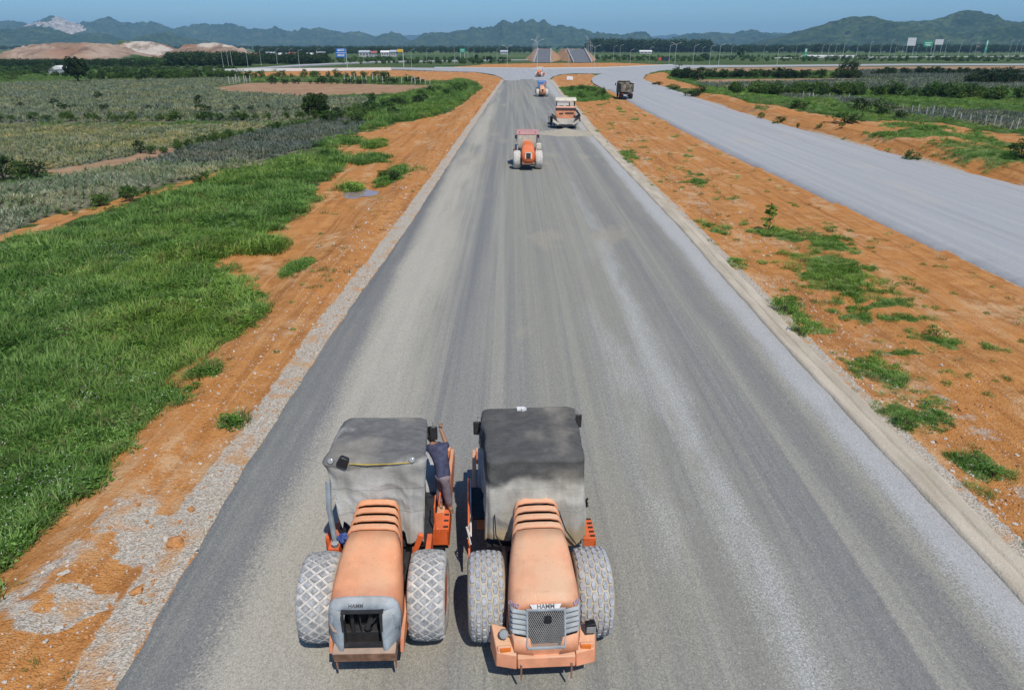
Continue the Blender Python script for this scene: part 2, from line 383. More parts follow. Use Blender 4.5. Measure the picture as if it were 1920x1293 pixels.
def hgt(x, y):
    x = np.asarray(x, float); y = np.asarray(y, float)
    d = xl(y) - x
    n1 = fbm(x * .35, y * .35, 11) - .5; n2 = fbm(x * 1.7, y * 1.7, 13, 3) - .5
    hl = -.05 + .16 * sstep(1.2, 2.4, d) * (.6 + 1.2 * vnoise(x * .3, y * .25, 8)) - .62 * sstep(2.2, 5.5, d) + n1 * .25 * sstep(1, 4, d) + n2 * .10 * sstep(.6, 2, d)
    dm = np.minimum(x - xr(y), sl(y) - x)
    hm = -.05 + n1 * .30 * sstep(1.0, 3, dm) + n2 * .09 * sstep(.8, 2, dm) - .10 * sstep(1, 2.2, x - xr(y)) + .12 * sstep(3, 6, dm)
    dr = x - sr(y)
    amp = (.35 + .75 * sstep(30, 60, y) * (1 - sstep(110, 180, y))) * (1 - sstep(230, 300, y))
    hr = -.05 + amp * sstep(.5, 2.2, dr) * (.7 + .6 * vnoise(x * .15, y * .1, 21)) + n1 * .5 * sstep(2, 6, dr) + n2 * .18 * sstep(.4, 2, dr) - (amp * .8) * sstep(6, 18, dr)
    h = np.where(d > 0, hl, np.where(x < sl(y), hm, hr))
    fl = 1 - sstep(150, 260, y)
    h = np.where(y > 150, h * fl + (-.12 - .38 * (d > 15)) * (1 - fl), h)
    for (px, py, rx, ry, hh) in ((1545, 203, 34, 8, 1.1), (860, 152, 30, 5, .8), (1785, 290, 60, 10, .5)):
        c = G(px, py); a = G(px + rx, py).x - c.x; b = abs(G(px, py - ry).y - G(px, py + ry).y) / 2
        h = h + hh * np.exp(-((x - c.x) / a * 1.4) ** 2 - ((y - c.y) / b) ** 2)
    c = G(678, 362, -.5); q = np.exp(-(((x - c.x) / 2.6) ** 2 + ((y - c.y) / 3.2) ** 2) ** 2)
    h = h * (1 - q) + q * (-.50 - .10 * np.exp(-(((x - c.x) / 1.3) ** 2 + ((y - c.y) / 1.8) ** 2)))
    return np.where(in_road(x, y, .05), np.where(y > 205, -.10, -.32), h)
def gz(x, y): return float(hgt(np.array([x]), np.array([y]))[0])
def GT(px, py):
    p = G(px, py)
    for _ in range(3): p = G(px, py, gz(p.x, p.y))
    return p

def axis_lines(n0, step, g, far):
    v = [0.0]; s = step
    while v[-1] < far:
        if v[-1] > n0: s *= g
        v.append(v[-1] + s)
    return np.array(v)
a = axis_lines(13, .2, 1.032, 520); xs = np.concatenate([-a[:0:-1], a]) + 1.5
b = axis_lines(14, .16, 1.0105, 640); ys = 2.5 + b
X, Y = np.meshgrid(xs, ys, indexing='ij'); x = X.ravel(); y = Y.ravel()
z = hgt(x, y)
green, orange, field, tan = masks(x, y)
d = xl(y) - x
near = 1 - sstep(11, 15, y)
gw = .88 + .30 * (fbm(x * 0 + 1.0, y * .3, 55) - .5)
gravel = sstep(-.05, .1, d) * (1 - sstep(gw - .25, gw + .25, d)) * (y < 225)
gravel = np.maximum(gravel, near * sstep(-.05, .1, d) * (1 - sstep(2.2, 4.2, d)) * sstep(.47, .60, fbm(x * .45 + y * .3, y * .55 - x * .2, 61)))
gravel = np.maximum(gravel, .62 * near * np.exp(-((d - 3.6 + .35 * (y - 8)) / .5) ** 2) * (d > 0))
e = x - xr(y); gravel = np.maximum(gravel, (e > -.1) * (1 - sstep(1.0, 1.5, e)) * (y < 225))
gravel = np.maximum(gravel, .42 * (e > 0) * np.exp(-((e - 3.0) / 1.6) ** 2) * sstep(.45, .6, fbm(x * .5, y * .25, 71)) * (y < 120))
es = x - sr(y); gravel = np.maximum(gravel, (es > -.1) * (1 - sstep(.3, .8, es)) * (y < 215) * .8)
gravel = np.maximum(gravel, (sl(y) - x > -.1) * (1 - sstep(.1, .5, sl(y) - x)) * (y < 190) * .5 * (x > 15))
# terrain material: bare orange earth, loose chips, gravel, grassy and tilled soil
t = MT('earth', .95, .1)
n_big = t.noise((.25, .12, .25), 5); n_mid = t.noise(1.6, 5, off=(7, 2, 0)); n_fine = t.noise(14, 4)
trk = t.noise((2.2, .10, 1), 4, off=(2, 9, 0))
c = t.mix(t.mr(n_mid, .3, .72), (.40, .165, .045), (.56, .262, .085))
c = t.mix(t.mr(n_big, .38, .68, 0, .75), c, (.50, .205, .055))
c = t.mix(t.mr(trk, .50, .64, 0, .65), c, (.31, .120, .034))
rut = t.noise((4.5, .06, 1), 3, off=(12, 4, 0)); c = t.mix(t.mr(rut, .60, .66, 0, .45), c, (.60, .34, .15))
c = t.mix(t.mr(n_fine, .45, .8, 0, .5), c, (.60, .34, .14))
pale = t.math('MULTIPLY', t.mr(t.noise((.5, .18, .5), 4, off=(4, 4, 4)), .50, .66), t.mr(n_mid, .35, .6))
c = t.mix(t.math('MULTIPLY', pale, .6), c, (.60, .40, .22))
chip = t.math('MULTIPLY', t.mr(t.voro(9.0), .20, .10), t.mr(t.noise(.8, 4, off=(9, 9, 1)), .47, .62))
c = t.mix(t.math('MULTIPLY', chip, .85), c, (.70, .60, .47))
chip2 = t.math('MULTIPLY', t.mr(t.voro(26.0), .22, .1), t.mr(t.noise(1.9, 4, off=(1, 5, 1)), .45, .62))
c = t.mix(t.math('MULTIPLY', chip2, .7), c, (.66, .54, .40))
soil = c
tuft = t.mix(t.mr(t.noise(2.5, 5), .3, .7), (.085, .130, .030), (.17, .22, .065))
meadow = t.mix(t.mr(t.noise((.02, .05, .05), 5), .35, .65), (.055, .095, .022), (.14, .15, .055))
meadow = t.mix(t.mr(t.noise(.5, 6), .35, .7), meadow, (.04, .08, .02))
fsoil = t.mix(t.mr(t.noise(3.0, 4), .3, .7), (.13, .135, .085), (.23, .21, .14))
tanc = t.mix(t.mr(t.noise((.3, .6, .6), 5), .3, .7), (.30, .17, .09), (.42, .27, .16))
def edge(a, lo=.3, hi=.7, k=.55): return t.mr(t.math('ADD', t.attr(a), t.math('MULTIPLY', t.math('SUBTRACT', t.noise(2.2, 6, off=(len(a), 1, 0)), .5), k)), lo, hi)
c = t.mix(edge('orange'), meadow, soil)
c = t.mix(edge('tan'), c, tanc)
c = t.mix(edge('field', .4, .6, .2), c, fsoil)
c = t.mix(edge('green', .58, .92, .9), c, tuft)
grc = t.mix(t.mr(t.voro(30.0, 'Color'), .15, .85), (.35, .30, .23), (.58, .515, .42))
grc = t.mix(t.mr(t.noise(1.2, 5, off=(3, 3, 3)), .50, .68, 0, .85), grc, (.52, .29, .13))
c = t.mix(edge('gravel', .38, .62, .9), c, grc)
t.color(c)
hb = t.math('ADD', t.math('ADD', t.noise(9, 6), t.math('MULTIPLY', t.noise((3.5, .25, 1), 4, off=(5, 5, 0)), 1.4)), t.math('MULTIPLY', t.voro(26.0), .35))
t.bump(hb, .8, .09)
M_earth = t.m
terrain = np_mesh('terrain', np.stack([x, y, z], 1), grid_quads(len(xs), len(ys)), mats=[M_earth],
                  attrs={'green': green, 'orange': orange, 'field': field, 'tan': tan, 'gravel': gravel}, smooth=True)
tag(terrain, kind='structure')

# far ground out to the horizon
t = MT('far_land', .95, .1)
c = t.mix(t.mr(t.noise((.004, .012, 1), 4), .36, .64), (.055, .105, .022), (.15, .19, .065))
c = t.mix(t.mr(t.noise((.010, .030, 1), 4, off=(9, 1, 0)), .50, .68, 0, .8), c, (.07, .085, .055))
c = t.mix(t.mr(t.noise((.006, .02, 1), 3, off=(2, 7, 0)), .62, .70, 0, .6), c, (.26, .21, .13))
c = t.mix(t.mr(t.noise(.08, 6), .4, .7, 0, .7), c, (.03, .06, .016))
t.color(c); M_far = t.m
gx = np.concatenate([np.linspace(-13000, -600, 22), np.linspace(-500, 500, 21), np.linspace(600, 13000, 22)])
gy = np.concatenate([np.linspace(-2500, -50, 8), np.linspace(0, 2000, 41), np.linspace(2300, 13500, 30)])
X, Y = np.meshgrid(gx, gy, indexing='ij')
zg = np.full(X.shape, -1.0)
ground = np_mesh('ground', np.stack([X.ravel(), Y.ravel(), zg.ravel()], 1), grid_quads(len(gx), len(gy)), mats=[M_far])
tag(ground, kind='structure')

# ---------------------------------------------------------------- roads
def road_mat(name, kind):
    t = MT(name, .9, .2)
    xx, yy, zz = t.sep()
    wob = t.math('MULTIPLY', t.math('SUBTRACT', t.noise((.03, .03, .03), 2), .5), 1.4)
    wob2 = t.math('MULTIPLY', t.math('SUBTRACT', t.noise((.9, .25, .9), 4, off=(5, 0, 0)), .5), .7)
    jit = t.math('SUBTRACT', t.noise(21, 3, off=(2, 2, 2)), .5)
    xw = t.math('ADD', t.math('ADD', t.math('ADD', xx, wob), wob2), t.math('MULTIPLY', jit, 1.5))
    st = t.noise((1.6, .018, 1), 5, rough=.62); st2 = t.noise((6.5, .035, 1), 4, off=(3, 3, 0)); st3 = t.noise((.55, .015, 1), 3, off=(8, 1, 0))
    sp = t.noise(38, 2); cell = t.voro(52.0, 'Color')
    if kind == 'main':
        c = t.mix(t.mr(t.math('ADD', st, t.math('MULTIPLY', jit, .35)), .38, .60), (.205, .202, .186), (.305, .292, .242))
        fine = t.noise((11, .02, 1), 3, off=(7, 7, 0)); c = t.mix(t.mr(fine, .58, .70, 0, .30), c, (.36, .345, .30))
        c = t.mix(t.mr(st3, .40, .62, 0, .55), c, (.285, .270, .215))
        c = t.mix(t.mr(st2, .50, .72, 0, .40), c, (.180, .176, .168))
        def band(x0, wd, soft=.5): return t.mr(t.math('ABSOLUTE', t.math('SUBTRACT', xw, x0)), wd + soft, max(wd - soft, 0.0))
        dust = t.math('MULTIPLY', band(-4.2, 1.35, .8), t.math('MAXIMUM', t.mr(t.noise((.5, .05, 1), 5, off=(1, 1, 0)), .28, .58), t.mr(yy, 22, 13, 0, .75)))
        c = t.mix(t.math('MULTIPLY', dust, .80), c, (.445, .405, .325))
        c = t.mix(t.math('MULTIPLY', band(-5.75, .35, .4), .75), c, (.165, .163, .160))
        c = t.mix(t.math('MULTIPLY', band(-1.6, .5, .5), .5), c, (.185, .182, .178))
        c = t.mix(t.math('MULTIPLY', band(5.6, .4, .5), .4), c, (.175, .172, .168))
        wh = t.math('MULTIPLY', band(4.75, .25, .35), t.mr(t.noise((.8, .18, 1), 5, off=(4, 2, 0)), .34, .50))
        wh = t.math('MULTIPLY', wh, t.mr(yy, 62, 20, .25, 1.0))
        wide = t.math('MULTIPLY', band(4.2, 1.2, .7), t.mr(t.noise((.6, .12, 1), 5, off=(14, 2, 0)), .46, .60))
        gran = t.mr(t.noise(24, 3, off=(1, 1, 1)), .42, .60)
        wh = t.math('MAXIMUM', t.math('MULTIPLY', wh, t.mr(gran, 0, 1, .35, 1)), t.math('MULTIPLY', t.math('MULTIPLY', wide, gran), t.mr(yy, 40, 14, .1, .9)))
        c = t.mix(t.math('MULTIPLY', wh, .62), c, (.52, .52, .505))
        c = t.mix(t.math('MULTIPLY', band(7.7, .25, .4), .6), c, (.160, .158, .158))
        c = t.mix(t.math('MULTIPLY', t.mr(xw, 8.35, 8.95), .8), c, (.42, .415, .40))
        spot = t.mr(t.noise((.25, .10, 1), 5, off=(6, 6, 0)), .60, .68)
        c = t.mix(t.math('MULTIPLY', spot, .35), c, (.39, .34, .25))
        spk = t.math('ADD', .30, t.math('MULTIPLY', wh, .3))
    else:
        c = t.mix(t.mr(t.math('ADD', st, t.math('MULTIPLY', jit, .4)), .33, .66), (.325, .328, .322), (.395, .392, .378))
        c = t.mix(t.mr(st3, .42, .62, 0, .6), c, (.36, .365, .365))
        c = t.mix(t.mr(st2, .57, .74, 0, .22), c, (.28, .283, .285))
        spot = t.mr(t.noise((.3, .06, 1), 5, off=(6, 6, 0)), .56, .70)
        c = t.mix(t.math('MULTIPLY', spot, .5), c, (.43, .40, .34))
        spk = .18
    lum = t.mr(cell, .0, 1.0, .50, 1.50, False)
    c2 = t.mix(1.0, c, t.comb(lum), 'MULTIPLY')
    c = t.mix(t.math('ADD', .35, spk), c, c2)
    c = t.mix(t.math('MULTIPLY', t.mr(t.voro(11.0), .16, .08), t.mr(sp, .45, .65, 0, .8)), c, (.60, .60, .585))
    t.color(c); t.bump(t.math('ADD', t.voro(52.0), t.noise(7, 5)), .45, .014)
    return t.m
def _comb(s, v):
    n = s.n('ShaderNodeCombineColor')
    for k in range(3): s.l(v, n.inputs[k])
    return n.outputs[0]
MT.comb = _comb
M_main = road_mat('crushed_stone_base', 'main'); M_side = road_mat('pale_gravel_base', 'side')
def strip_road(name, fl, fr, y0, y1, mat, z0, wob=.10, nx=14, fn=None, drop=.3):
    yv = [y0]
    while yv[-1] < y1: yv.append(yv[-1] + max(.22, yv[-1] * .008))
    yv = np.array(yv); L = fl(yv) + (fbm(yv * 0 + .5, yv * .9, 91) - .5) * wob * 2; Rr = fr(yv) + (fbm(yv * 0 + 3.5, yv * .9, 93) - .5) * wob * 2
    u = np.linspace(0, 1, nx)
    xx = L[:, None] * (1 - u) + Rr[:, None] * u; yy = np.repeat(yv[:, None], nx, 1)
    zz = z0 + .05 * (1 - (2 * u - 1) ** 2)[None, :] + 0 * xx
    xx = np.concatenate([xx[:, :1] - .18, xx, xx[:, -1:] + .18], 1); yy = np.concatenate([yy[:, :1], yy, yy[:, -1:]], 1); zz = np.concatenate([zz[:, :1] - drop, zz, zz[:, -1:] - drop], 1)
    o = np_mesh(name, np.stack([xx.ravel(), yy.ravel(), zz.ravel()], 1), grid_quads(len(yv), nx + 2), mats=[mat], smooth=True)
    return tag(o, kind='structure')
strip_road('main_road', xl, xr, -6, 224, M_main, 0.0)
strip_road('side_road', sl, sr, -6, 214, M_side, 0.0, wob=.25)
def poly_sheet(name, poly, z, mat, drop=0.0):
    bm = bmesh.new(); vs_ = [bm.verts.new((p[0], p[1], z)) for p in poly]
    for t3 in tessellate_polygon([[Vector((p[0], p[1], 0)) for p in poly]]): bm.faces.new([vs_[i] for i in t3])
    if drop:
        lo = [bm.verts.new((p[0], p[1], z - drop)) for p in poly]; n = len(poly)
        for i in range(n): bm.faces.new((vs_[i], vs_[(i + 1) % n], lo[(i + 1) % n], lo[i]))
    bmesh.ops.recalc_face_normals(bm, faces=bm.faces)
    me = bpy.data.meshes.new(name); bm.to_mesh(me); bm.free(); me.materials.append(mat)
    o = bpy.data.objects.new(name, me); C.objects.link(o); return tag(o, kind='structure')
poly_sheet('junction_road', junction, .045, M_side, .5)
back = PG([(395, 131.5), (480, 127), (560, 121.5), (700, 115.2), (900, 112.5), (1000, 112), (1000, 113), (900, 113.6), (705, 116.6), (570, 123.5), (490, 128.8), (400, 133)])
poly_sheet('curved_ramp_road', back, .06, M_side, .8)
# right-hand shoulder: a sandy band standing a little above the stone, with a rut along it
t = MT('sandy_shoulder', .95, .1)
c = t.mix(t.mr(t.noise((2, .4, 2), 6), .3, .7), (.40, .34, .25), (.55, .475, .365))
c = t.mix(t.mr(t.voro(28.0, 'Color'), .6, 1.0, 0, .4), c, (.30, .255, .19)); t.color(c)
t.bump(t.math('ADD', t.noise(12, 5), t.math('MULTIPLY', t.voro(26.0), .4)), .5, .03); M_sand = t.m
yv = [3.0]
while yv[-1] < 222: yv.append(yv[-1] + max(.10, yv[-1] * .006))
yv = np.array(yv); u = np.linspace(-.12, 1.30, 34)
wv = .74 + .10 * (fbm(yv * 0 + 2.0, yv * .35, 77) - .5)[:, None]
U = np.repeat(u[None, :], len(yv), 0); YY = np.repeat(yv[:, None], len(u), 1)
XX = xr(YY) + .02 + U * wv + (fbm(YY * .5, YY * .5 + 9, 78) - .5) * .12
ZZ = .075 * sstep(-.12, .05, U) * (1 - sstep(.92, 1.3, U)) - .10 * sstep(.95, 1.3, U) - .045 * np.exp(-((U - .47 + .05 * np.sin(YY * .3)) / .06) ** 2) * (1 - sstep(35, 60, YY))
nz_ = (fbm(XX * 6, YY * 6, 79, 4) - .5)
ZZ = ZZ + nz_ * .022 * (1 - sstep(30, 90, YY)) * (U > -.05) + .012 * vnoise(XX * 5, YY * 2.5, 80) * np.exp(-((U - .5) / .2) ** 2) * (YY < 30)
ZZ[:, 0] = -.2; ZZ[:, -1] = -.28
tag(np_mesh('road_shoulder', np.stack([XX.ravel(), YY.ravel(), ZZ.ravel()], 1), grid_quads(len(yv), len(u)), mats=[M_sand], smooth=True), kind='structure')
# puddle on the bare earth left of the road
M_water = MT('muddy_water', .06, .5).color((.30, .22, .20)).m
pc = G(678, 362, -.5)
pp = [(pc.x + 1.25 * math.cos(a) * (1 + .35 * math.sin(2 * a + 1) + .2 * math.sin(5 * a)), pc.y + 1.7 * math.sin(a) * (1 + .25 * math.cos(3 * a))) for a in np.linspace(0, 2 * math.pi, 40, endpoint=False)]
pz = -.525
poly_sheet('puddle', pp, pz, M_water)

# ---------------------------------------------------------------- overpass ramps and kerb beyond the roundabout
M_tar = M_plain('worn_tarmac', (.16, .165, .17), .9, .2, .3, .6)
M_conc = M_plain('concrete', (.50, .48, .44), .85, .2, .2, 2.0)
M_earth2 = M_plain('bare_embankment', (.42, .25, .14), .95, .1, .3, .15)
def ramp(name, xa0, xa1, xb0, xb1, ya, yb, zb, mat):
    mb = MB(); n = 12; rings = []
    for i in range(n + 1):
        f = i / n; yq = ya + (yb - ya) * f; zq = .05 + (zb) * f; l = xa0 + (xb0 - xa0) * f; r = xa1 + (xb1 - xa1) * f
        rings.append([(l, yq, zq), (r, yq, zq)])
    mb.loft(rings, closed=False)
    return mb.build(name, mat, smooth=0)
ya, yb = G(1015, 117.5).y, G(1015, 117.5).y + 125
for nm, bl, br, tl, tr in (('left', 1001, 1032, 1009, 1033), ('right', 1075, 1109, 1064, 1096)):
    p0, p1 = atY(bl, 117.5, ya), atY(br, 117.5, ya); q0, q1 = atY(tl, 92.5, yb), atY(tr, 92.5, yb); zb = q0.z
    rd = ramp('overpass_ramp_road', p0.x, p1.x, q0.x, q1.x, ya, yb, zb, M_tar); tag(rd, kind='structure')
    for sx, (e0, e1) in ((-1, (p0.x, q0.x)), (1, (p1.x, q1.x))):
        mb = MB(); rings = []
        for i in range(9):
            f = i / 8; yq = ya + (yb - ya) * f; zq = zb * f; xq = e0 + (e1 - e0) * f
            rings.append([(xq, yq, zq + .04), (xq + sx * (zq * 1.6 + .5), yq, -.9)])
        mb.loft(rings, closed=False); tag(mb.build('ramp_embankment', M_earth2, smooth=0), kind='structure')
        mb = MB(); rings = []
        for i in range(9):
            f = i / 8; yq = ya + (yb - ya) * f; zq = zb * f; xq = e0 + (e1 - e0) * f
            rings.append([(xq - .25, yq, zq), (xq - .25, yq, zq + .85), (xq + .25, yq, zq + .85), (xq + .25, yq, zq)])
        mb.loft(rings); tag(mb.build('ramp_parapet', M_conc, smooth=0), 'long pale concrete parapet on the %s edge of the %s overpass ramp' % ('left' if sx < 0 else 'right', nm), 'parapet')
    for sx in (1,):
        mb = MB(); mb.prism([(q0.x - 8, -1), (q1.x + 8, -1), (q1.x + .5, zb), (q0.x - .5, zb)], 'y', yb, yb + 60)
        tag(mb.build('overpass_deck_fill', M_earth2, smooth=0), kind='structure')
mb = MB(); kp = [G(a_, b_) for a_, b_ in ((815, 127.4), (900, 128.1), (1000, 129.1), (1130, 127.8), (1200, 124.8), (1262, 122.1))]
mb.loft([[(p.x, p.y, 0), (p.x, p.y, .35), (p.x, p.y + 1.2, .35), (p.x, p.y + 1.2, 0)] for p in kp])
M_white = M_plain('whitewash', (.72, .71, .68), .8, .2, .12, 2)
tag(mb.build('roundabout_kerb', M_white, smooth=0), 'low whitewashed kerb along the near edge of the orange roundabout island', 'kerb')
mb = MB(); kp = [G(a_, b_) for a_, b_ in ((400, 133.6), (480, 132.2), (600, 131.2), (733, 130.2))]
mb.loft([[(p.x, p.y, -.4), (p.x, p.y, .75), (p.x, p.y + .5, .75), (p.x, p.y + .5, -.4)] for p in kp])
tag(mb.build('road_parapet', M_white, smooth=0), 'long low white parapet along the road on the far left', 'parapet')

# ---------------------------------------------------------------- hills
t = MT('wooded_hill', .95, .1)
c = t.mix(t.mr(t.noise(.012, 5, vec=t.wpos(.012)), .35, .65), (.030, .060, .018), (.085, .115, .038))
c = t.mix(t.mr(t.noise(1, 6, vec=t.wpos(.05)), .42, .62, 0, .8), c, (.018, .038, .012))
c = t.mix(t.mr(t.noise(1, 4, vec=t.wpos(.006)), .60, .72, 0, .5), c, (.14, .15, .08))
rock = t.mix(t.mr(t.noise(1, 6, vec=t.wpos(.03)), .35, .65), (.34, .27, .20), (.60, .53, .45))
c = t.mix(t.mr(t.math('ADD', t.attr('rock'), t.math('MULTIPLY', t.math('SUBTRACT', t.noise(1, 6, vec=t.wpos(.02)), .5), .9)), .4, .6), c, rock)
t.color(c); t.bump(t.noise(1, 7, vec=t.wpos(.035)), 1.0, 22.0); M_hill = t.m
def ridge(name, Yd, sky_pts, depth, seed, rocks=(), rough=.10, base=-2.0, mat=None, steep=1.0, jag=.22):
    px = np.array([p[0] for p in sky_pts], float); py = np.array([p[1] for p in sky_pts], float)
    X0, X1 = atY(px[0], 90, Yd).x, atY(px[-1], 90, Yd).x
    nu = int(np.clip((px[-1] - px[0]) / 1.5, 30, 620)); nv = 46
    pu = np.linspace(px[0], px[-1], nu); top = np.array([atY(a_, b_, Yd).z for a_, b_ in zip(pu, np.interp(pu, px, py))])
    xu = np.array([atY(a_, 80, Yd).x for a_ in pu])
    top = top * (1 + jag * ((fbm(pu / 14, pu * 0 + seed, seed + 40, 4) - .5) + .5 * (fbm(pu / 5, pu * 0 + seed, seed + 41, 2) - .5)))
    v = np.linspace(-1, 1, nv)
    XX = np.repeat(xu[:, None], nv, 1); V = np.repeat(v[None, :], nu, 0)
    sc = depth * .22
    bend = (fbm(XX / sc, V * 2.0 + 7, seed, 3) - .5)
    sect = np.clip(1 - np.abs(V), 0, 1) ** (.85 * steep)
    nn = fbm(XX / sc * 1.5, V * depth / sc * 1.5, seed + 3, 5) - .5
    spur = np.abs(fbm(XX / sc * 1.1 + bend, V * 1.2, seed + 5, 4) - .5) * 2
    amp = np.clip(np.abs(V) * 4, 0, 1) * np.clip((1 - np.abs(V)) * 3, 0, 1)
    ZZ = top[:, None] * (sect * (1 - .65 * amp * spur) + nn * amp * .38) + (fbm(XX / 25, V * depth / 25, seed + 9, 3) - .5) * top.max() * rough
    ZZ = np.maximum(ZZ * 1.0, 0) + base * (np.abs(V) > .97)
    YY = Yd + V * depth + bend * depth * .5 * amp
    rk = np.zeros(XX.shape)
    if rocks:
        # silhouette position of each vertex decides where the quarried rock face lies
        c_, s_ = math.cos(TH), math.sin(TH); dd = YY * c_ - (ZZ - CAM_H) * s_
        sx = 960 + FPX * XX / dd; sy = 646.5 - FPX * ((ZZ - CAM_H) * c_ + YY * s_) / dd
        for pol in rocks: rk = np.maximum(rk, inpoly(sx, sy, pol) * (V < .15))
    o = np_mesh(name, np.stack([XX.ravel(), YY.ravel(), ZZ.ravel()], 1), grid_quads(nu, nv), mats=[mat or M_hill], attrs={'rock': rk}, smooth=True)
    return tag(o, kind='structure')
ridge('hills', 9500, [(-400, 60), (300, 66), (600, 68), (800, 66), (1180, 74), (1240, 66), (1265, 64), (1300, 70), (1420, 60), (1470, 62), (1560, 66), (2300, 60)], 900, 2, rough=.15)
ridge('hills', 5600, [(-420, 70), (-300, 48), (-150, 36), (-60, 42), (0, 39), (40, 42), (75, 44), (92, 38), (108, 30), (122, 36), (140, 44), (160, 43), (185, 39), (218, 35), (240, 41), (272, 37), (300, 40), (326, 55), (350, 49), (385, 45), (440, 46), (470, 53), (500, 54), (518, 50), (540, 57), (575, 53), (602, 50), (640, 60), (675, 60), (700, 68), (720, 90)], 800, 3,
      rocks=[[(44, 50), (60, 42), (92, 40), (108, 29), (122, 34), (150, 46), (162, 56), (130, 66), (100, 52), (70, 47)], [(-2, 60), (10, 68), (8, 73), (-4, 72)]], rough=.12)
ridge('hills', 5000, [(660, 92), (700, 74), (718, 63), (735, 57), (752, 62), (768, 74), (790, 92)], 420, 4, rough=.12)
ridge('hills', 4600, [(748, 92), (775, 76), (795, 64), (812, 60), (850, 60), (865, 57), (900, 49), (925, 46), (950, 38), (962, 42), (978, 36), (990, 41), (1003, 37), (1018, 35), (1036, 49), (1075, 48), (1092, 54), (1112, 61), (1130, 60), (1150, 65), (1172, 65), (1202, 59), (1222, 72), (1240, 92)], 700, 5, rough=.12)
ridge('hills', 4800, [(1200, 92), (1235, 76), (1270, 67), (1320, 59), (1345, 61), (1375, 60), (1405, 54), (1425, 60), (1440, 64), (1480, 62), (1530, 70), (1600, 92)], 600, 6, rough=.10)
ridge('hills', 3600, [(-500, 92), (-200, 70), (-50, 62), (10, 66), (45, 52), (80, 48), (105, 56), (140, 68), (170, 61), (200, 63), (240, 78), (280, 70), (310, 58), (350, 70), (420, 85), (480, 92)], 500, 12, rough=.12)
ridge('hills', 2900, [(1395, 94), (1450, 77), (1490, 63), (1530, 50), (1560, 38), (1590, 31), (1614, 29), (1640, 36), (1680, 40), (1710, 39), (1742, 37), (1770, 27), (1790, 19), (1806, 16), (1822, 19), (1845, 31), (1875, 37), (1905, 40), (1930, 36), (2000, 28), (2100, 50), (2300, 92)], 620, 7, rough=.07, jag=.05)
ridge('hills', 2400, [(1780, 94), (1830, 62), (1870, 50), (1905, 42), (1960, 44), (2050, 60), (2150, 94)], 300, 17, rough=.06, jag=.05)
# quarry waste tips with flat tops on the left
t = MT('quarry_waste', .95, .1)
c = t.mix(t.mr(t.noise(1, 6, vec=t.wpos(.05)), .35, .65), (.25, .165, .11), (.40, .295, .215))
c = t.mix(t.mr(t.noise(1, 5, vec=t.wpos(.02)), .5, .62, 0, .7), c, (.30, .155, .095))
c = t.mix(t.mr(t.attr('rock'), .3, .7, 0, 1), c, (.50, .43, .35))
g_ = t.n('ShaderNodeMapping'); t.l(t.wpos(1.0), g_.inputs[0]); g_.inputs['Scale'].default_value = (.10, .02, .05)
c = t.mix(t.mr(t.noise(1, 5, vec=g_.outputs[0]), .50, .66, 0, .75), c, (.16, .10, .07))
c = t.mix(t.mr(t.noise(1, 5, vec=t.wpos(.015)), .60, .66, 0, 1), c, (.055, .10, .025)); t.color(c); t.bump(t.noise(1, 6, vec=t.wpos(.15)), .8, 3.0); M_tip = t.m
def tip(Yd, pts, depth, seed, rocks=()):
    return tag(ridge('quarry_waste_tip', Yd, pts, depth, seed, rocks, rough=.10, mat=M_tip, steep=.55, jag=.10), kind='structure')
tip(590, [(10, 110), (22, 107), (45, 92), (62, 82), (100, 80), (150, 79), (205, 82), (222, 92), (252, 102), (275, 108)], 45, 21)
tip(680, [(215, 104), (228, 74), (255, 77), (282, 78), (300, 84), (322, 92), (350, 102)], 50, 22, rocks=[[(222, 72), (290, 74), (330, 92), (330, 108), (250, 100)]])
tip(640, [(320, 108), (348, 84), (372, 83), (400, 79), (432, 85), (448, 92), (480, 106), (495, 110)], 45, 23, rocks=[[(368, 78), (432, 80), (440, 88), (370, 88)]])

# ---------------------------------------------------------------- haze
mb = MB(); mb.box((0, 5400, 178), (26400, 16400, 362))
hz = mb.build('haze', None, smooth=0); hz.data.materials.clear()
hm = bpy.data.materials.new('haze'); hm.use_nodes = True; nt = hm.node_tree
for n_ in list(nt.nodes):
    if n_.type == 'BSDF_PRINCIPLED': nt.nodes.remove(n_)
pv = nt.nodes.new('ShaderNodeVolumePrincipled'); pv.inputs['Color'].default_value = (.40, .72, 1.0, 1); pv.inputs['Density'].default_value = HAZE
pv.inputs['Anisotropy'].default_value = 0.0
nt.links.new(pv.outputs[0], nt.nodes['Material Output'].inputs['Volume'])
hz.data.materials.append(hm); tag(hz, kind='stuff')

# ================================================================ PLANTS
L_grass = M_leaf('grass_blades', [(0.091, 0.182, 0.035), (0.158, 0.286, 0.056), (0.242, 0.396, 0.094), (0.412, 0.546, 0.200)], trans=.38)
L_weed = M_leaf('weed_leaves', [(0.076, 0.162, 0.029), (0.140, 0.275, 0.048), (0.227, 0.399, 0.078), (0.396, 0.562, 0.180)], trans=.38)
L_dry = M_leaf('dry_grass', [(.10, .13, .03), (.16, .17, .05), (.24, .21, .09), (.30, .25, .12)], trans=.25)
L_pine = M_leaf('pineapple_leaves', [(0.120, 0.160, 0.104), (0.216, 0.264, 0.168), (0.352, 0.384, 0.240), (0.600, 0.592, 0.384)], trans=.15)
L_pine_dark = M_leaf('dark_pineapple_leaves', [(.080, .098, .082), (.135, .160, .130), (.195, .225, .185), (.32, .34, .28)], trans=.12)
L_pine_dry = M_leaf('yellowing_pineapple_leaves', [(0.150, 0.188, 0.112), (0.255, 0.285, 0.150), (0.420, 0.405, 0.195), (0.600, 0.525, 0.255)], trans=.15)
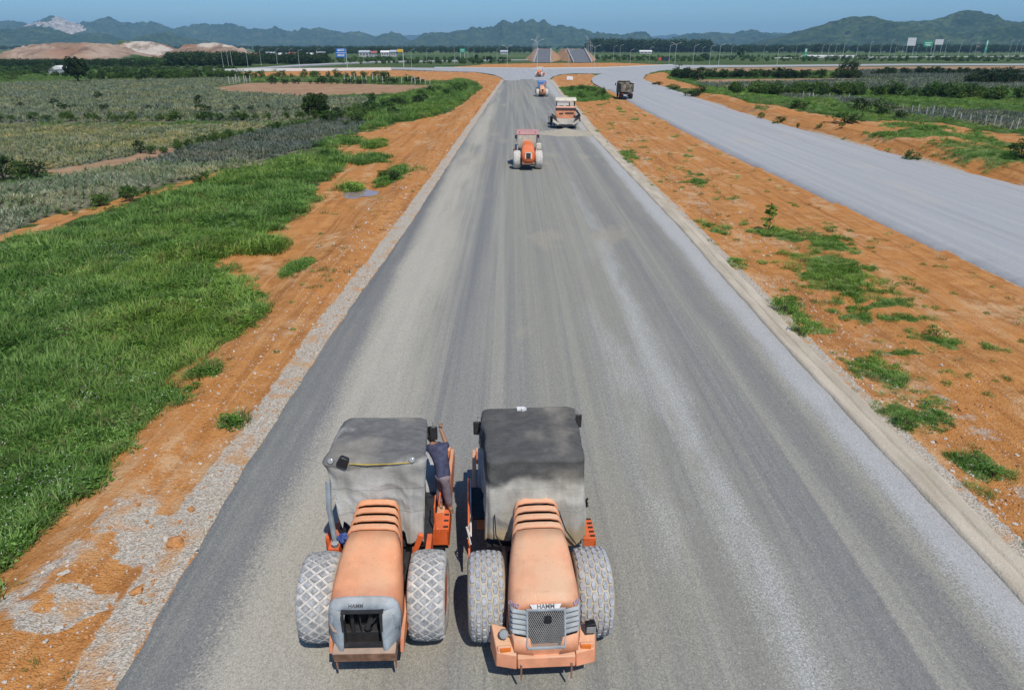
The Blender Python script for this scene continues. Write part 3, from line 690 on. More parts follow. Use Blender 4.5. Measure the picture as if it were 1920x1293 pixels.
L_tree = M_leaf('tree_leaves', [(.012, .030, .008), (.025, .055, .012), (.045, .085, .018), (.075, .12, .030)], trans=.2)
L_tree2 = M_leaf('light_tree_leaves', [(0.033, 0.072, 0.013), (0.058, 0.124, 0.021), (0.104, 0.182, 0.033), (0.156, 0.247, 0.052)], trans=.25)
M_bark = M_plain('bark', (.12, .09, .06), .95, .1, .4, 8)

def blades(n, h0, h1, rad, w, lean, seed, seg=2):
    r = np.random.default_rng(seed); V = []; T = []
    for i in range(n):
        a = r.uniform(0, 2 * math.pi); q = rad * math.sqrt(r.uniform()); bx, by = q * math.cos(a), q * math.sin(a)
        a2 = a + r.normal(0, .9); h = r.uniform(h0, h1); le = h * lean * r.uniform(.3, 1.3); wd = w * r.uniform(.7, 1.3)
        px, py = -math.sin(a2) * wd / 2, math.cos(a2) * wd / 2
        k = len(V)
        V += [(bx - px, by - py, -.03), (bx + px, by + py, -.03)]
        mx, my = bx + math.cos(a2) * le * .35, by + math.sin(a2) * le * .35
        V += [(mx - px * .8, my - py * .8, h * .62), (mx + px * .8, my + py * .8, h * .62)]
        V += [(bx + math.cos(a2) * le, by + math.sin(a2) * le, h * (1 - .25 * min(1, lean * .5)))]
        T += [(k, k + 1, k + 3), (k, k + 3, k + 2), (k + 2, k + 3, k + 4)]
    return V, T
def leafy(n, rad, h, s, seed, flat=.6):
    r = np.random.default_rng(seed)
    p = r.normal(size=(n, 3)); p /= np.linalg.norm(p, axis=1)[:, None]; p *= (r.uniform(.25, 1, n) ** .5)[:, None]
    p[:, 0] *= rad; p[:, 1] *= rad; p[:, 2] = np.abs(p[:, 2]) * h
    return leaf_quads(p, s, r, flat)
def leaf_quads(p, s, r, flat=.6):
    n = len(p); d = r.normal(size=(n, 3)); d[:, 2] *= flat; d /= np.linalg.norm(d, axis=1)[:, None]
    e = r.normal(size=(n, 3)); e -= d * (e * d).sum(1)[:, None]; e /= np.linalg.norm(e, axis=1)[:, None]
    sz = s * r.uniform(.6, 1.35, n)[:, None]
    V = np.stack([p - d * sz, p + e * sz * .42 - d * .1 * sz, p + d * sz, p - e * sz * .42 - d * .1 * sz], 1).reshape(-1, 3)
    return V, (np.arange(n)[:, None] * 4 + np.arange(4)[None, :])
def proto_blades(name, mat, *a, **k):
    V, T = blades(*a, **k); return np_mesh(name, V, tris=T, mats=[mat], link=False)
def proto_leafy(name, mat, *a, **k):
    V, Q = leafy(*a, **k); return np_mesh(name, V, quads=Q, mats=[mat], link=False)
pg = [proto_blades('grass_tuft', L_grass, 56, .10, .29, .30, .017, 1.1, 100 + i) for i in range(4)]
pgt = [proto_blades('tall_grass_tuft', L_grass, 40, .22, .50, .26, .020, .8, 110 + i) for i in range(2)]
pw = [proto_leafy('weed_tuft', L_weed, 90, .30, .26, .050, 120 + i, flat=.5) for i in range(3)]
pd = [proto_blades('dry_tuft', L_dry, 34, .15, .38, .26, .018, 1.1, 130 + i) for i in range(2)]
def rosette(name, mat, seed, n=20, L=.62):
    r = np.random.default_rng(seed); V = []; T = []
    for i in range(n):
        f = i / n; a = i * 2.399 + r.normal(0, .2); el = R(18 + 62 * f + r.normal(0, 8)); ln = L * r.uniform(.7, 1.1)
        ca, sa = math.cos(a), math.sin(a); w_ = .040
        k = len(V)
        def pt(u, side, droop): return (ca * math.cos(el) * ln * u - sa * side, sa * math.cos(el) * ln * u + ca * side, math.sin(el) * ln * u - droop + .02)
        V += [pt(.03, -w_, 0), pt(.03, w_, 0), pt(.6, -w_ * .75, .02), pt(.6, w_ * .75, .02), pt(1, 0, .10 * ln)]
        T += [(k, k + 1, k + 3), (k, k + 3, k + 2), (k + 2, k + 3, k + 4)]
    return np_mesh(name, V, tris=T, mats=[mat], link=False)
pp1 = [rosette('pineapple_rosette', L_pine, 140 + i) for i in range(3)]
pp2 = [rosette('dark_pineapple_rosette', L_pine_dark, 150 + i) for i in range(3)]
pp3 = [rosette('yellow_pineapple_rosette', L_pine_dry, 160 + i) for i in range(3)]

def rand_in(poly, n, r):
    P_ = np.array(poly); lo, hi = P_.min(0), P_.max(0)
    p = r.uniform(lo, hi, (n, 2)); return p[inpoly(p[:, 0], p[:, 1], poly)]
def area(poly):
    s = 0
    for i in range(len(poly)):
        a, b = poly[i - 1], poly[i]; s += a[0] * b[1] - b[0] * a[1]
    return abs(s) / 2
def visible(x, y, m=80):
    c, s = math.cos(TH), math.sin(TH); dd = y * c + CAM_H * s
    px = 960 + FPX * x / dd; py = 646.5 - FPX * (-CAM_H * c + y * s) / dd
    return (px > -m) & (px < 1920 + m) & (py < 1293 + m * 1.5) & (y > 1)
# ---- grass: density falls off and tufts grow with distance
def grow(name, xlo, xhi, ylo, yhi, dens, label, cat, thr=.45, tall=.12, weed=.25, dry=.04, seed=1, extra=None, sc0=1.0, rag=.8):
    r = np.random.default_rng(seed); P_ = []; S_ = []
    yb_ = ylo
    while yb_ < yhi:
        y2 = min(yhi, yb_ * 1.25 + 1); k = max(1.0, yb_ / 16.0)
        n = int((xhi - xlo) * (y2 - yb_) * dens / k ** 1.0)
        p = np.stack([r.uniform(xlo, xhi, n), r.uniform(yb_, y2, n)], 1)
        P_.append(p); S_.append(np.full(n, k ** .40)); yb_ = y2
    p = np.concatenate(P_); s = np.concatenate(S_)
    k = visible(p[:, 0], p[:, 1]) & ~in_road(p[:, 0], p[:, 1], -.9); p, s = p[k], s[k]
    g = masks(p[:, 0], p[:, 1])[0] if extra is None else extra(p[:, 0], p[:, 1])
    nn = fbm(p[:, 0] * 2.2, p[:, 1] * 2.2, seed + 5)
    k = g + (nn - .5) * rag > thr + .25 * r.uniform(-1, 1, len(p)); p, s, g = p[k], s[k], g[k]
    x, y = p[:, 0], p[:, 1]; z = hgt(x, y)
    n = len(p); cl = fbm(x * .35, y * .25, seed + 9); hv = .45 + 1.2 * fbm(x * .5, y * .4, seed + 11)
    u = r.uniform(size=n) + (cl - .5) * 1.1
    idx = np.where(u < .5, r.integers(0, 4, n), np.where(u < .5 + tall, 4 + r.integers(0, 2, n), 6 + r.integers(0, 3, n)))
    if weed <= 0: idx = np.where(idx >= 6, r.integers(0, 4, n), idx)
    idx = np.where(r.uniform(size=n) < dry, 9 + r.integers(0, 2, n), idx)
    rot = np.stack([r.normal(0, .12, n), r.normal(0, .12, n), r.uniform(0, 6.28, n)], 1)
    sc = (s * hv * sc0 * r.uniform(.75, 1.25, n)); edge_ = .55 + .45 * np.clip(g, 0, 1)
    scl = np.stack([sc, sc, sc * edge_], 1)
    o = scatter(name, np.stack([x, y, z - .01], 1), rot, scl, idx, pg + pgt + pw + pd)
    return tag(o, label, cat)
grow('meadow_grass', -46, -7, 4, 230, 38, 'dense green grass and weeds covering the low ground left of the road', 'grass', seed=201, thr=.60, rag=1.0, dry=.07)
grow('median_weeds', 9, 24, 5, 195, 30, 'low green weeds scattered over the orange earth between the two roads', 'weeds', seed=202, thr=.66, tall=.04, weed=.2, sc0=.50, rag=2.1)
def bank_g(x, y):
    g = masks(x, y)[0]; f = (inpoly(x, y, FR1) | inpoly(x, y, FR2) | inpoly(x, y, FR3) | inpoly(x, y, tanR) | inpoly(x, y, slopeR))
    o = masks(x, y)[1]
    return np.where(f, 0, np.maximum(g, (1 - o) * .70 * (x > sr(y) + 3)))
grow('bank_grass', 36, 170, 30, 300, 9, 'rough green grass on the earth bank right of the pale road', 'grass', seed=203, extra=bank_g, tall=.1, sc0=.62, thr=.55)
def far_g(x, y):
    m = masks(x, y); return (1 - m[1]) * (1 - m[2]) * (1 - m[3]) * (.35 + .6 * fbm(x * .05, y * .03, 44))
grow('field_margin_grass', -190, -16, 45, 330, 2.2, 'coarse green grass between the pineapple fields on the left', 'grass', seed=204, extra=far_g, tall=.15, sc0=.75)
# sparse seedlings and dry tufts over the bare earth
def sparse(x, y): return masks(x, y)[1] * (.30 + .5 * (fbm(x * .7, y * .5, 88) > .60))
grow('sparse_weeds', -14, 24, 4, 60, 2.2, 'sparse weeds and dry tufts dotted over the bare orange earth', 'weeds', seed=205, extra=sparse, thr=.62, dry=.45, sc0=.45, tall=0)
V, Q = leaf_quads(np.random.default_rng(3).uniform(-.3, .3, (9, 3)) * np.array([1, 1, .2]) + np.array([0, 0, .25]), .018, np.random.default_rng(4), .3)
pf = [np_mesh('flower_heads', V, quads=Q, mats=[M_plain('white_petals', (.75, .75, .70), .8, .1, .05)], link=False)]
r_ = np.random.default_rng(77); n = 5200; y = 8 + 40 * r_.uniform(size=n) ** 1.4; x = xl(y) - 3 - 24 * r_.uniform(size=n)
k = (masks(x, y)[0] > .8) & visible(x, y) & (fbm(x * .4, y * .3, 99) > .50); x, y = x[k], y[k]; n = len(x)
tag(scatter('wild_flowers', np.stack([x, y, hgt(x, y) + .02], 1), np.stack([np.zeros(n)] * 2 + [r_.uniform(0, 6, n)], 1), np.ones((n, 3)), np.zeros(n), pf), 'tiny white flowers speckled through the left meadow', 'flowers')
# ---- pineapple fields
def planted(name, poly, protos, label, row=.95, gap=.5, ang=0., seed=1, sc=1.0, coarse=1.0):
    r = np.random.default_rng(seed); P_ = np.array(poly); c0 = P_.mean(0); rad = np.abs(P_ - c0).max() * 1.5
    ca, sa = math.cos(ang), math.sin(ang)
    u = np.arange(-rad, rad, row * coarse); v = np.arange(-rad, rad, gap * coarse)
    U, V = np.meshgrid(u, v, indexing='ij'); U = U.ravel() + r.normal(0, .07 * coarse, U.size); V = V.ravel() + r.normal(0, .12 * coarse, V.size)
    x = c0[0] + U * ca - V * sa; y = c0[1] + U * sa + V * ca
    k = inpoly(x, y, poly) & visible(x, y, 40) & (r.uniform(size=len(x)) < .93); x, y = x[k], y[k]
    n = len(x); s = sc * coarse ** .8 * r.uniform(.75, 1.25, n) * (.8 + .4 * fbm(x * .1, y * .1, seed))
    rot = np.stack([r.normal(0, .1, n), r.normal(0, .1, n), r.uniform(0, 6.28, n)], 1)
    o = scatter(name, np.stack([x, y, hgt(x, y)], 1), rot, np.stack([s, s, s * 1.05], 1), r.integers(0, len(protos), n), protos)
    return tag(o, label, 'pineapple field')
planted('pineapple_field', F1, pp1, 'nearest pineapple field with pale grey green plants, behind the grass bank', ang=.5, seed=301, row=.62, gap=.40, sc=.84)
planted('pineapple_field', F2, pp2, 'wedge of dark blue grey pineapple plants pointing toward the road', ang=-.35, seed=302, row=.80, gap=.40, sc=.8)
planted('pineapple_field', F3, pp3 + pp1[:1], 'yellowing pineapple field beyond the bare path on the left', ang=.1, seed=303, row=.8, gap=.46, sc=.8)
planted('pineapple_field', F4, pp1 + pp2[:1], 'wide grey green pineapple field stretching to the far left hedges', ang=.05, seed=304, coarse=1.3, row=.9, gap=.55, sc=.85)
planted('pineapple_field', FR1, pp2 + pp1[:1], 'pineapple field with concrete stakes on the right above the orange bank', ang=.2, seed=305, row=.85, gap=.5, sc=.85)
planted('pineapple_field', FR2, pp2 + pp1[:1], 'narrow pineapple field between two hedge rows on the right', ang=.0, seed=306, coarse=1.5)
planted('pineapple_field', FR3, pp2, 'far right pineapple field below the brown roadside slope', ang=.1, seed=307, coarse=2.0)

# ---- trees and bushes
def crown_pts(n, seed, clumps=40, cr=.26):
    r = np.random.default_rng(seed)
    c = r.normal(size=(clumps, 3)); c /= np.linalg.norm(c, axis=1)[:, None]; c *= (r.uniform(.35, .92, clumps) ** .6)[:, None]
    c[:, 2] = c[:, 2] * .95
    k = r.integers(0, clumps, n); q = r.normal(size=(n, 3)); q /= np.linalg.norm(q, axis=1)[:, None]
    rr = cr * r.uniform(.55, 1.35, clumps)
    return c[k] + q * (rr[k] * r.uniform(.5, 1, n) ** .4)[:, None]
def bush_mesh(name, mat, w, h, n, s, seed, stem=True, clumps=26):
    r = np.random.default_rng(seed); p = crown_pts(n, seed, clumps, .30)
    p[:, 0] *= w / 2; p[:, 1] *= w / 2; p[:, 2] = h * (.54 + p[:, 2] * .46)
    p[:, 2] = np.maximum(p[:, 2], .05)
    V, Q = leaf_quads(p, s, r, .8)
    mb = MB()
    for k in range(4):
        a = k * 1.7 + seed; mb.tube([(0, 0, -.1), (math.cos(a) * w * .12, math.sin(a) * w * .12, h * .35), (math.cos(a) * w * .28, math.sin(a) * w * .28, h * .75)], [.03 * h, .02 * h, .006 * h], 5)
    nv = len(V); V = np.concatenate([V, np.array(mb.v)])
    me = bpy.data.meshes.new(name)
    me.from_pydata([tuple(q) for q in V], [], [tuple(q) for q in Q] + [[i + nv for i in f] for f in mb.f])
    me.materials.append(mat); me.materials.append(M_bark)
    me.polygons.foreach_set('material_index', [0] * len(Q) + [1] * len(mb.f)); me.update(); return me
def put(me, name, loc, sx, sz, rz, label, cat, group=None):
    o = bpy.data.objects.new(name, me); C.objects.link(o); o.location = loc; o.scale = (sx, sx, sz); o.rotation_euler.z = rz
    return tag(o, label, cat, group)
bm_l = [bush_mesh('shrub', L_tree2, 2, 2, 620, .13, 400 + i) for i in range(4)]
bm_d = [bush_mesh('shrub', L_tree, 2, 2, 700, .12, 410 + i) for i in range(4)]
bm_w = [bush_mesh('weed_bush', L_weed, 1, .7, 300, .055, 420 + i, clumps=14) for i in range(4)]
def tree(name, label, base, h, cw, ch, mat, n, s, seed, trunk=.12, group=None, clumps=46, zc=None):
    root = empty(name, base); r = random.Random(seed); tag(root, label, 'tree', group)
    mb = MB(); cz = h - ch / 2 if zc is None else zc
    pts = [(0, 0, -.3), (.04 * h * r.uniform(-1, 1), .03 * h, h * .3), (.03 * h * r.uniform(-1, 1), 0, cz), (0, 0, h * .92)]
    mb.tube(pts, [trunk * h * .35, trunk * h * .26, trunk * h * .15, trunk * h * .03], 8)
    for k in range(7):
        a = k * 2.4 + r.random(); z0 = h * (.22 + .08 * k); q = r.uniform(.55, .9)
        mb.tube([(0, 0, z0), (math.cos(a) * cw * .22 * q, math.sin(a) * cw * .22 * q, z0 + h * .10), (math.cos(a) * cw * .45 * q, math.sin(a) * cw * .45 * q, z0 + h * .2)], [trunk * h * .10, trunk * h * .07, trunk * h * .02], 6)
    mb.build('trunk', M_bark, root)
    p = crown_pts(n, seed, clumps, .27); p[:, 0] *= cw / 2; p[:, 1] *= cw / 2; p[:, 2] = cz + p[:, 2] * ch / 2
    p[:, 2] = np.maximum(p[:, 2], .1)
    V, Q = leaf_quads(p, s, np.random.default_rng(seed), .8)
    np_mesh('crown', V, quads=Q, mats=[mat], parent=root)
    return root
def T_px(px, py_base, py_top, wpx, **k):
    p = GT(px, py_base); h = atY(px, py_top, p.y).z - p.z; w_ = atY(px + wpx, 100, p.y).x - atY(px, 100, p.y).x
    return p, h, w_
for nm, lab, px, yb_, yt, wp, mat, n, cf in (
    ('round_tree', 'dense dark round tree standing alone at the tip of the dark pineapple wedge', 595, 219, 173, 54, L_tree, 5200, .96),
    ('field_tree', 'tall dark tree standing alone in the fields at far left', 147, 155, 106, 40, L_tree, 3600, .85),
    ('field_tree', 'low spreading tree in front of the dark wood, right of the lone tall tree', 265, 154, 134, 24, L_tree, 1500, .8),
    ('field_tree', 'dark bushy tree beside the white roofed shed', 78, 141, 121, 42, L_tree, 1800, .95),
    ('field_tree', 'pale green bushy tree at the left edge of the fields', 22, 152, 132, 40, L_tree2, 1800, .95),
    ('field_tree', 'big dark tree on the right beside the hedge row below the brown slope', 1588, 146, 114, 40, L_tree, 2600, .95),
    ('field_tree', 'small round tree above the right hedge near the road bend', 1408, 139, 128, 12, L_tree, 700, .85),
    ('field_tree', 'dark shrubby tree at the left road embankment end', 447, 147, 129, 30, L_tree, 1200, .95)):
    p, h, w_ = T_px(px, yb_, yt, wp)
    tree(nm, lab, p, h, w_, h * cf, mat, n, max(.10, h * .045), int(px))
for px, yb_, yt, wp, lab, bm in (
    (8, 338, 292, 50, 'dark bush with white blossom specks at the left picture edge beside the pineapples', bm_d),
    (70, 332, 294, 46, 'dark round bush between the pineapple field and the brown path', bm_d),
    (38, 336, 302, 34, 'low bush filling the gap between two dark bushes at the left edge', bm_l),
    (264, 288, 262, 22, 'small dark bush at the corner where the brown path ends', bm_d),
    (698, 194, 174, 24, 'loose bush at the edge of the field right of the round tree', bm_l),
    (185, 186, 172, 16, 'small dark shrub alone in the wide grey green field', bm_d),
    (372, 196, 177, 16, 'tiny leafy sapling in the wide field, left of the round tree', bm_d),
    (1612, 208, 184, 44, 'round grassy bush beside the orange mound on the right', bm_d),
    (1655, 214, 184, 42, 'leafy green bush on the right, next to the orange mound and stakes', bm_l),
    (1690, 222, 205, 24, 'small spiky bush on the right at the end of the stakes', bm_d),
    (1310, 175, 158, 26, 'dark bush on the right bank of the pale road, near the bend', bm_d),
    (1500, 205, 186, 40, 'low green bush left of the orange mound', bm_l),
    (1585, 230, 208, 60, 'grassy bush in front of the orange mound', bm_l),
    (720, 335, 318, 30, 'bright green bush at the crest of the bare earth left of the road', bm_l),
    (742, 338, 318, 24, 'dark leafy bush beside the bright one on the crest left of the road', bm_d),
    (610, 295, 280, 40, 'bush at the lower tip of the dark pineapple wedge', bm_l),
    (560, 318, 300, 40, 'broad low bush on the meadow edge below the dark pineapple wedge', bm_l),
    (1232, 161, 153, 22, 'low dark bush on the bend of the pale road', bm_d),
    (1262, 168, 158, 26, 'second low bush along the pale road verge, past the bend', bm_l),
    (1300, 184, 170, 34, 'third low bush along the pale road verge, next to the orange earth', bm_d)):
    p, h, w_ = T_px(px, yb_, yt, wp); i = int(px) % 4
    put(bm[i], 'shrub', p, w_ / 2, h / 2, px, lab, 'bush')
for x_, y_, w_, h, lab, bm in ((41.8, 57.5, 2.2, 1.5, 'dark green bush at the right picture edge above the pale road', bm_d[1]), (43.5, 55.5, 2.6, 1.7, 'large grassy bush at the right picture edge by the pale road', bm_l[2])):
    put(bm, 'shrub', (x_, y_, gz(x_, y_)), w_ / 2, h / 2, x_, lab, 'bush')
def hedge(name, pts, n, hh, meshes, label, jit=1.0):
    P_ = [GT(*p) for p in pts]; seg = np.array([(P_[i + 1] - P_[i]).length for i in range(len(P_) - 1)]); cum = np.concatenate([[0], np.cumsum(seg)])
    r_ = np.random.default_rng(n); s = r_.uniform(0, cum[-1], n)
    x = np.interp(s, cum, [p.x for p in P_]) + r_.normal(0, jit, n); y = np.interp(s, cum, [p.y for p in P_]) + r_.normal(0, jit, n)
    h = hh * r_.uniform(.55, 1.25, n) / 2; rot = np.stack([np.zeros(n), np.zeros(n), r_.uniform(0, 6.28, n)], 1)
    pr = [bpy.data.objects.new('hedge_plant', m) for m in meshes]; w_ = h * r_.uniform(1.0, 1.5, n)
    return tag(scatter(name, np.stack([x, y, hgt(x, y) - .05], 1), rot, np.stack([w_, w_, h], 1), r_.integers(0, len(pr), n), pr), label, 'hedge')
r = random.Random(5)
def row(pts, n, hh, meshes, label, group, jit=.5, cat='bush', name='hedge_shrub', wf=1.0):
    P_ = [GT(*p) for p in pts]; seg = [(P_[i + 1] - P_[i]).length for i in range(len(P_) - 1)]; tot = sum(seg)
    for k in range(n):
        s = (k + r.uniform(.2, .8)) / n * tot; i = 0
        while i < len(seg) - 1 and s > seg[i]: s -= seg[i]; i += 1
        q = P_[i].lerp(P_[i + 1], min(1, s / seg[i])); q.x += r.gauss(0, jit); q.y += r.gauss(0, jit); q.z = gz(q.x, q.y)
        h = hh * r.uniform(.6, 1.3)
        put(meshes[r.randrange(len(meshes))], name, q, h * wf * r.uniform(.45, .75), h / 2, r.uniform(0, 6.3), label, cat, group)
row([(0, 228), (250, 228), (480, 226), (590, 222)], 46, 1.15, bm_l, 'small light green shrub in the row across the left pineapple fields', 'shrubs in a row across the left fields')
row([(275, 292), (330, 280), (440, 258), (560, 236), (640, 222)], 44, .85, bm_l, 'low green shrub along the upper edge of the dark pineapple wedge', 'shrubs along the dark pineapple wedge', .3)
row([(100, 412), (200, 384), (330, 352), (450, 325), (540, 310)], 34, .9, bm_w + bm_l[:1], 'leafy weed clump along the bank below the nearest pineapple field', 'weed clumps along the field bank', .5)
row([(500, 158), (640, 158), (800, 157)], 26, 1.7, bm_d, 'small dark sapling along the white stakes beyond the tilled plot', 'saplings along the white stakes', .6)
row([(480, 146), (600, 145), (740, 146)], 24, 2.2, bm_l, 'green shrub at the foot of the pale road embankment', 'shrubs at the embankment foot', 1.5)
row([(30, 204), (300, 207), (560, 206)], 16, 1.0, bm_d, 'tiny dark shrub dotted in the wide left field', 'tiny shrubs dotted in the left field', 2.5)
hedge('hedge', [(180, 149), (330, 148), (440, 147)], 60, 2.6, bm_l + bm_d[:1], 'green hedge along the far edge of the left fields', 3)
hedge('green_strip', [(640, 230), (720, 205), (800, 188), (880, 165)], 70, 1.5, bm_l + bm_d[:1], 'leafy green strip of shrubs between fields and road', 2.2)
row([(60, 700), (200, 560), (330, 520), (420, 430), (250, 470)], 26, .8, bm_w, 'broad leaved weed clump standing out of the left meadow', 'weed clumps in the meadow', 1.4, name='weed_bush')
row([(1262, 147), (1300, 150), (1310, 151)], 12, 3.0, bm_d, 'dark clump of tall leafy plants by the road bend on the right', 'tall plants by the road bend', .8)
hedge('hedge', [(1330, 147), (1450, 147), (1600, 147)], 60, 2.6, bm_d + bm_l[:1], 'dark green hedge of shrubs below the brown slope', .8)
hedge('hedge', [(1380, 176), (1500, 176), (1650, 178), (1800, 182), (1920, 186)], 130, 2.3, bm_l, 'long bright green hedge across the right fields', 1.4)
hedge('hedge', [(1640, 142), (1760, 140), (1920, 141)], 50, 2.4, bm_d, 'thin dark far hedge on the right', 1.0)
hedge('hedge', [(1830, 158), (1920, 156)], 20, 3.0, bm_d, 'dark leafy hedge patch near the right picture edge', 1.0)
row([(1060, 172), (1100, 168), (1130, 180), (1100, 186)], 22, 1.0, bm_l, 'low green bush in the grassy patch between the two roads', 'bushes in the patch between the roads', 1.2)
row([(1420, 210), (1520, 232), (1640, 255), (1750, 278)], 18, .9, bm_w + bm_l, 'weedy clump on top of the orange bank right of the pale road', 'weed clumps on the orange bank', .8)
# single weeds among the median stones
for px, py, h, w_, lab in ((1470, 585, .75, .95, 'leafy weed clump with vine leaves beside the sandy shoulder, upper one'), (1500, 628, .7, .8, 'leafy weed clump beside the sandy shoulder just below the upper one'),
                           (1755, 632, .5, .8, 'bushy weed alone on the orange earth, right of the grass patches'), (1700, 800, .45, .8, 'dark weed clump at the lower end of the big grass patch'),
                           (1860, 890, .30, .8, 'thin creeping weed on the orange earth near the right edge'), (1835, 870, .25, .6, 'small creeping weed on the stones by the sandy shoulder'), (1560, 435, .35, .8, 'broad leaf weed next to the upright young plant'),
                           (1500, 440, .4, .7, 'second broad leaf weed next to the upright young plant')):
    put(bm_w[int(px) % 4], 'weed_bush', GT(px, py), w_, h / .7, px, lab, 'weed')
# upright young plant with big leaves
root = empty('young_plant', GT(1441, 432)); tag(root, 'upright young plant with big glossy leaves on the orange earth', 'plant')
mb = MB()
for k in range(4):
    a = k * 1.8; mb.tube([(0, 0, 0), (.06 * math.cos(a), .06 * math.sin(a), .7), (.14 * math.cos(a), .14 * math.sin(a), 1.35)], [.02, .015, .006], 6)
mb.build('stem', M_bark, root)
rr = np.random.default_rng(9); n = 90; zz = rr.uniform(.2, 1.45, n); a = rr.uniform(0, 6.28, n); q = .12 + .16 * rr.uniform(size=n)
V, Q = leaf_quads(np.stack([q * np.cos(a), q * np.sin(a), zz], 1), .14, rr, .7); np_mesh('foliage', V, quads=Q, mats=[L_weed], parent=root)

# ---- far woods: masses nobody could count, and single trees that stand out
ptree = []
for i in range(4):
    rr = np.random.default_rng(500 + i); p = crown_pts(420, 500 + i, 30, .3); p[:, 0] *= 3.2; p[:, 1] *= 3.2; p[:, 2] = 5.2 + p[:, 2] * 4.2
    V, Q = leaf_quads(p, .62, rr, .8)
    mb = MB(); mb.tube([(0, 0, -1), (.2, 0, 3), (0, 0, 7)], [.22, .16, .05], 5); nv = len(V)
    me = bpy.data.meshes.new('wood_tree'); me.from_pydata([tuple(v) for v in V] + mb.v, [], [tuple(v) for v in Q] + [[k + nv for k in f] for f in mb.f])
    me.materials.append(L_tree if i < 3 else L_tree2); ptree.append(bpy.data.objects.new('wood_tree', me))
def wood(name, label, px0, px1, y0, y1, n, hs, seed, cat='wood', idx=(0, 1, 2)):
    r_ = np.random.default_rng(seed); yy = r_.uniform(y0, y1, n)
    pxs = r_.uniform(px0, px1, n); xx = (pxs - 960) / FPX * (yy * math.cos(TH) + CAM_H * math.sin(TH))
    s = hs * r_.uniform(.65, 1.25, n); rot = np.stack([np.zeros(n), np.zeros(n), r_.uniform(0, 6.28, n)], 1)
    o = scatter(name, np.stack([xx, yy, np.full(n, -.9)], 1), rot, np.stack([s * 1.1, s * 1.1, s], 1), np.array(idx)[r_.integers(0, len(idx), n)], ptree)
    return tag(o, label, cat)
wood('wood', 'dark belt of trees in front of the quarry tips on the left', -60, 300, 375, 430, 620, .36, 601)
wood('wood', 'dense dark wood at the right end of the quarry tips', 318, 468, 385, 450, 460, .68, 602)
wood('wood', 'light green scrub in front of the dark belt of trees on the left', -60, 440, 255, 370, 520, .22, 603, idx=(3, 3, 2))
wood('wood', 'light green copse between the two dark woods on the left', 255, 335, 390, 450, 240, .42, 604, idx=(3,))
wood('wood', 'dark trees in front of the far left village houses', 470, 612, 430, 520, 230, .60, 615)
wood('wood', 'band of village trees below the far left hills', 480, 720, 900, 1400, 420, .85, 605)
wood('wood', 'band of trees below the middle hills', 700, 1010, 1000, 1700, 420, .8, 606)
wood('wood', 'dark row of tall trees right of the overpass', 1105, 1330, 1150, 1300, 330, 1.9, 607)
wood('wood', 'trees along the foot of the right hill', 1330, 1990, 1050, 1500, 700, 1.15, 608)
wood('wood', 'green scrub beyond the roundabout on the right', 1115, 1990, 480, 680, 520, .32, 609, idx=(3, 3, 2))
wood('wood', 'green scrub beyond the roundabout on the left', 480, 960, 430, 600, 300, .32, 610, idx=(3, 3, 2))
wood('wood', 'scattered trees on the plain below the hills', -100, 2000, 1500, 3000, 1500, 1.0, 611)
for px, yb_, yt, lab in ((895, 117, 103, 'small dark tree left of the overpass lamps'), (918, 118, 104, 'bushy dark tree beside the left overpass lamps'), (1322, 112, 99, 'round tree among the lamps right of the overpass'),
                         (1388, 109, 90, 'dark tree rising above the scrub on the right'), (1795, 117, 110, 'low tree on the green strip at right'), (770, 122, 112, 'bush shaped tree left of the roundabout')):
    p, h, w_ = T_px(px, yb_, yt, 14); tree('roadside_tree', lab, Vector((p.x, p.y, -.9)), h + .5, w_, h * .85, L_tree, 420, h * .09, int(px), clumps=24)

# ================================================================ VEHICLES
def paint(name, col, dusty=.5, stain=None):
    t = MT(name, .55, .35)
    n = t.noise(3.0, 6); n2 = t.noise(22, 4, off=(2, 2, 2))
    c = t.mix(t.mr(n, .3, .7), tuple(v * .82 for v in col), tuple(min(1, v * 1.08) for v in col))
    g = t.n('ShaderNodeNewGeometry'); nz = t.sep(g.outputs['Normal'])[2]
    d = t.math('MULTIPLY', t.mr(nz, .1, .95), t.mr(t.noise((2, 1.2, 2), 6, off=(8, 3, 1)), .25, .75, .35, 1.0))
    c = t.mix(t.math('MULTIPLY', d, dusty), c, (.66, .44, .27))
    c = t.mix(t.mr(n2, .60, .78, 0, .5), c, tuple(v * .5 for v in col))
    c = t.mix(t.mr(t.voro(7.0), .035, .015, 0, .8), c, (.16, .10, .07))
    if stain:
        yy = t.sep()[1]; zz = t.sep()[2]
        k = t.math('MULTIPLY', t.mr(t.math('ADD', yy, t.math('MULTIPLY', t.math('SUBTRACT', t.noise((3, 6, 3), 5), .5), .5)), -.66, -.98), .5)
        c = t.mix(k, c, stain)
    scr = t.mr(t.noise((40, 3, 8), 3, off=(6, 1, 9)), .66, .74, 0, .45); c = t.mix(scr, c, (.80, .66, .52))
    grime = t.mr(t.noise((1.4, 5, 3), 6, off=(1, 7, 2), rough=.7), .54, .74, 0, .55); c = t.mix(grime, c, (.34, .20, .12))
    t.color(c); t.bump(t.math('ADD', n2, t.math('MULTIPLY', t.noise(2.2, 2), 3.0)), .12, .02); t.set(t.b.inputs['Roughness'], t.mr(n, .3, .7, .45, .8))
    return t.m
P_A = paint('dusty_orange_paint', (.74, .275, .12), .55, (.42, .13, .075)); P_B = paint('faded_peach_paint', (.72, .30, .16), .80)
P_O = paint('bright_orange_paint', (.72, .125, .028), .12); P_C = paint('clean_orange_paint', (.74, .16, .045), .18)
P_R = M_plain('rusty_steel', (.30, .16, .10), .9, .2, .4, 6, dust=.5)
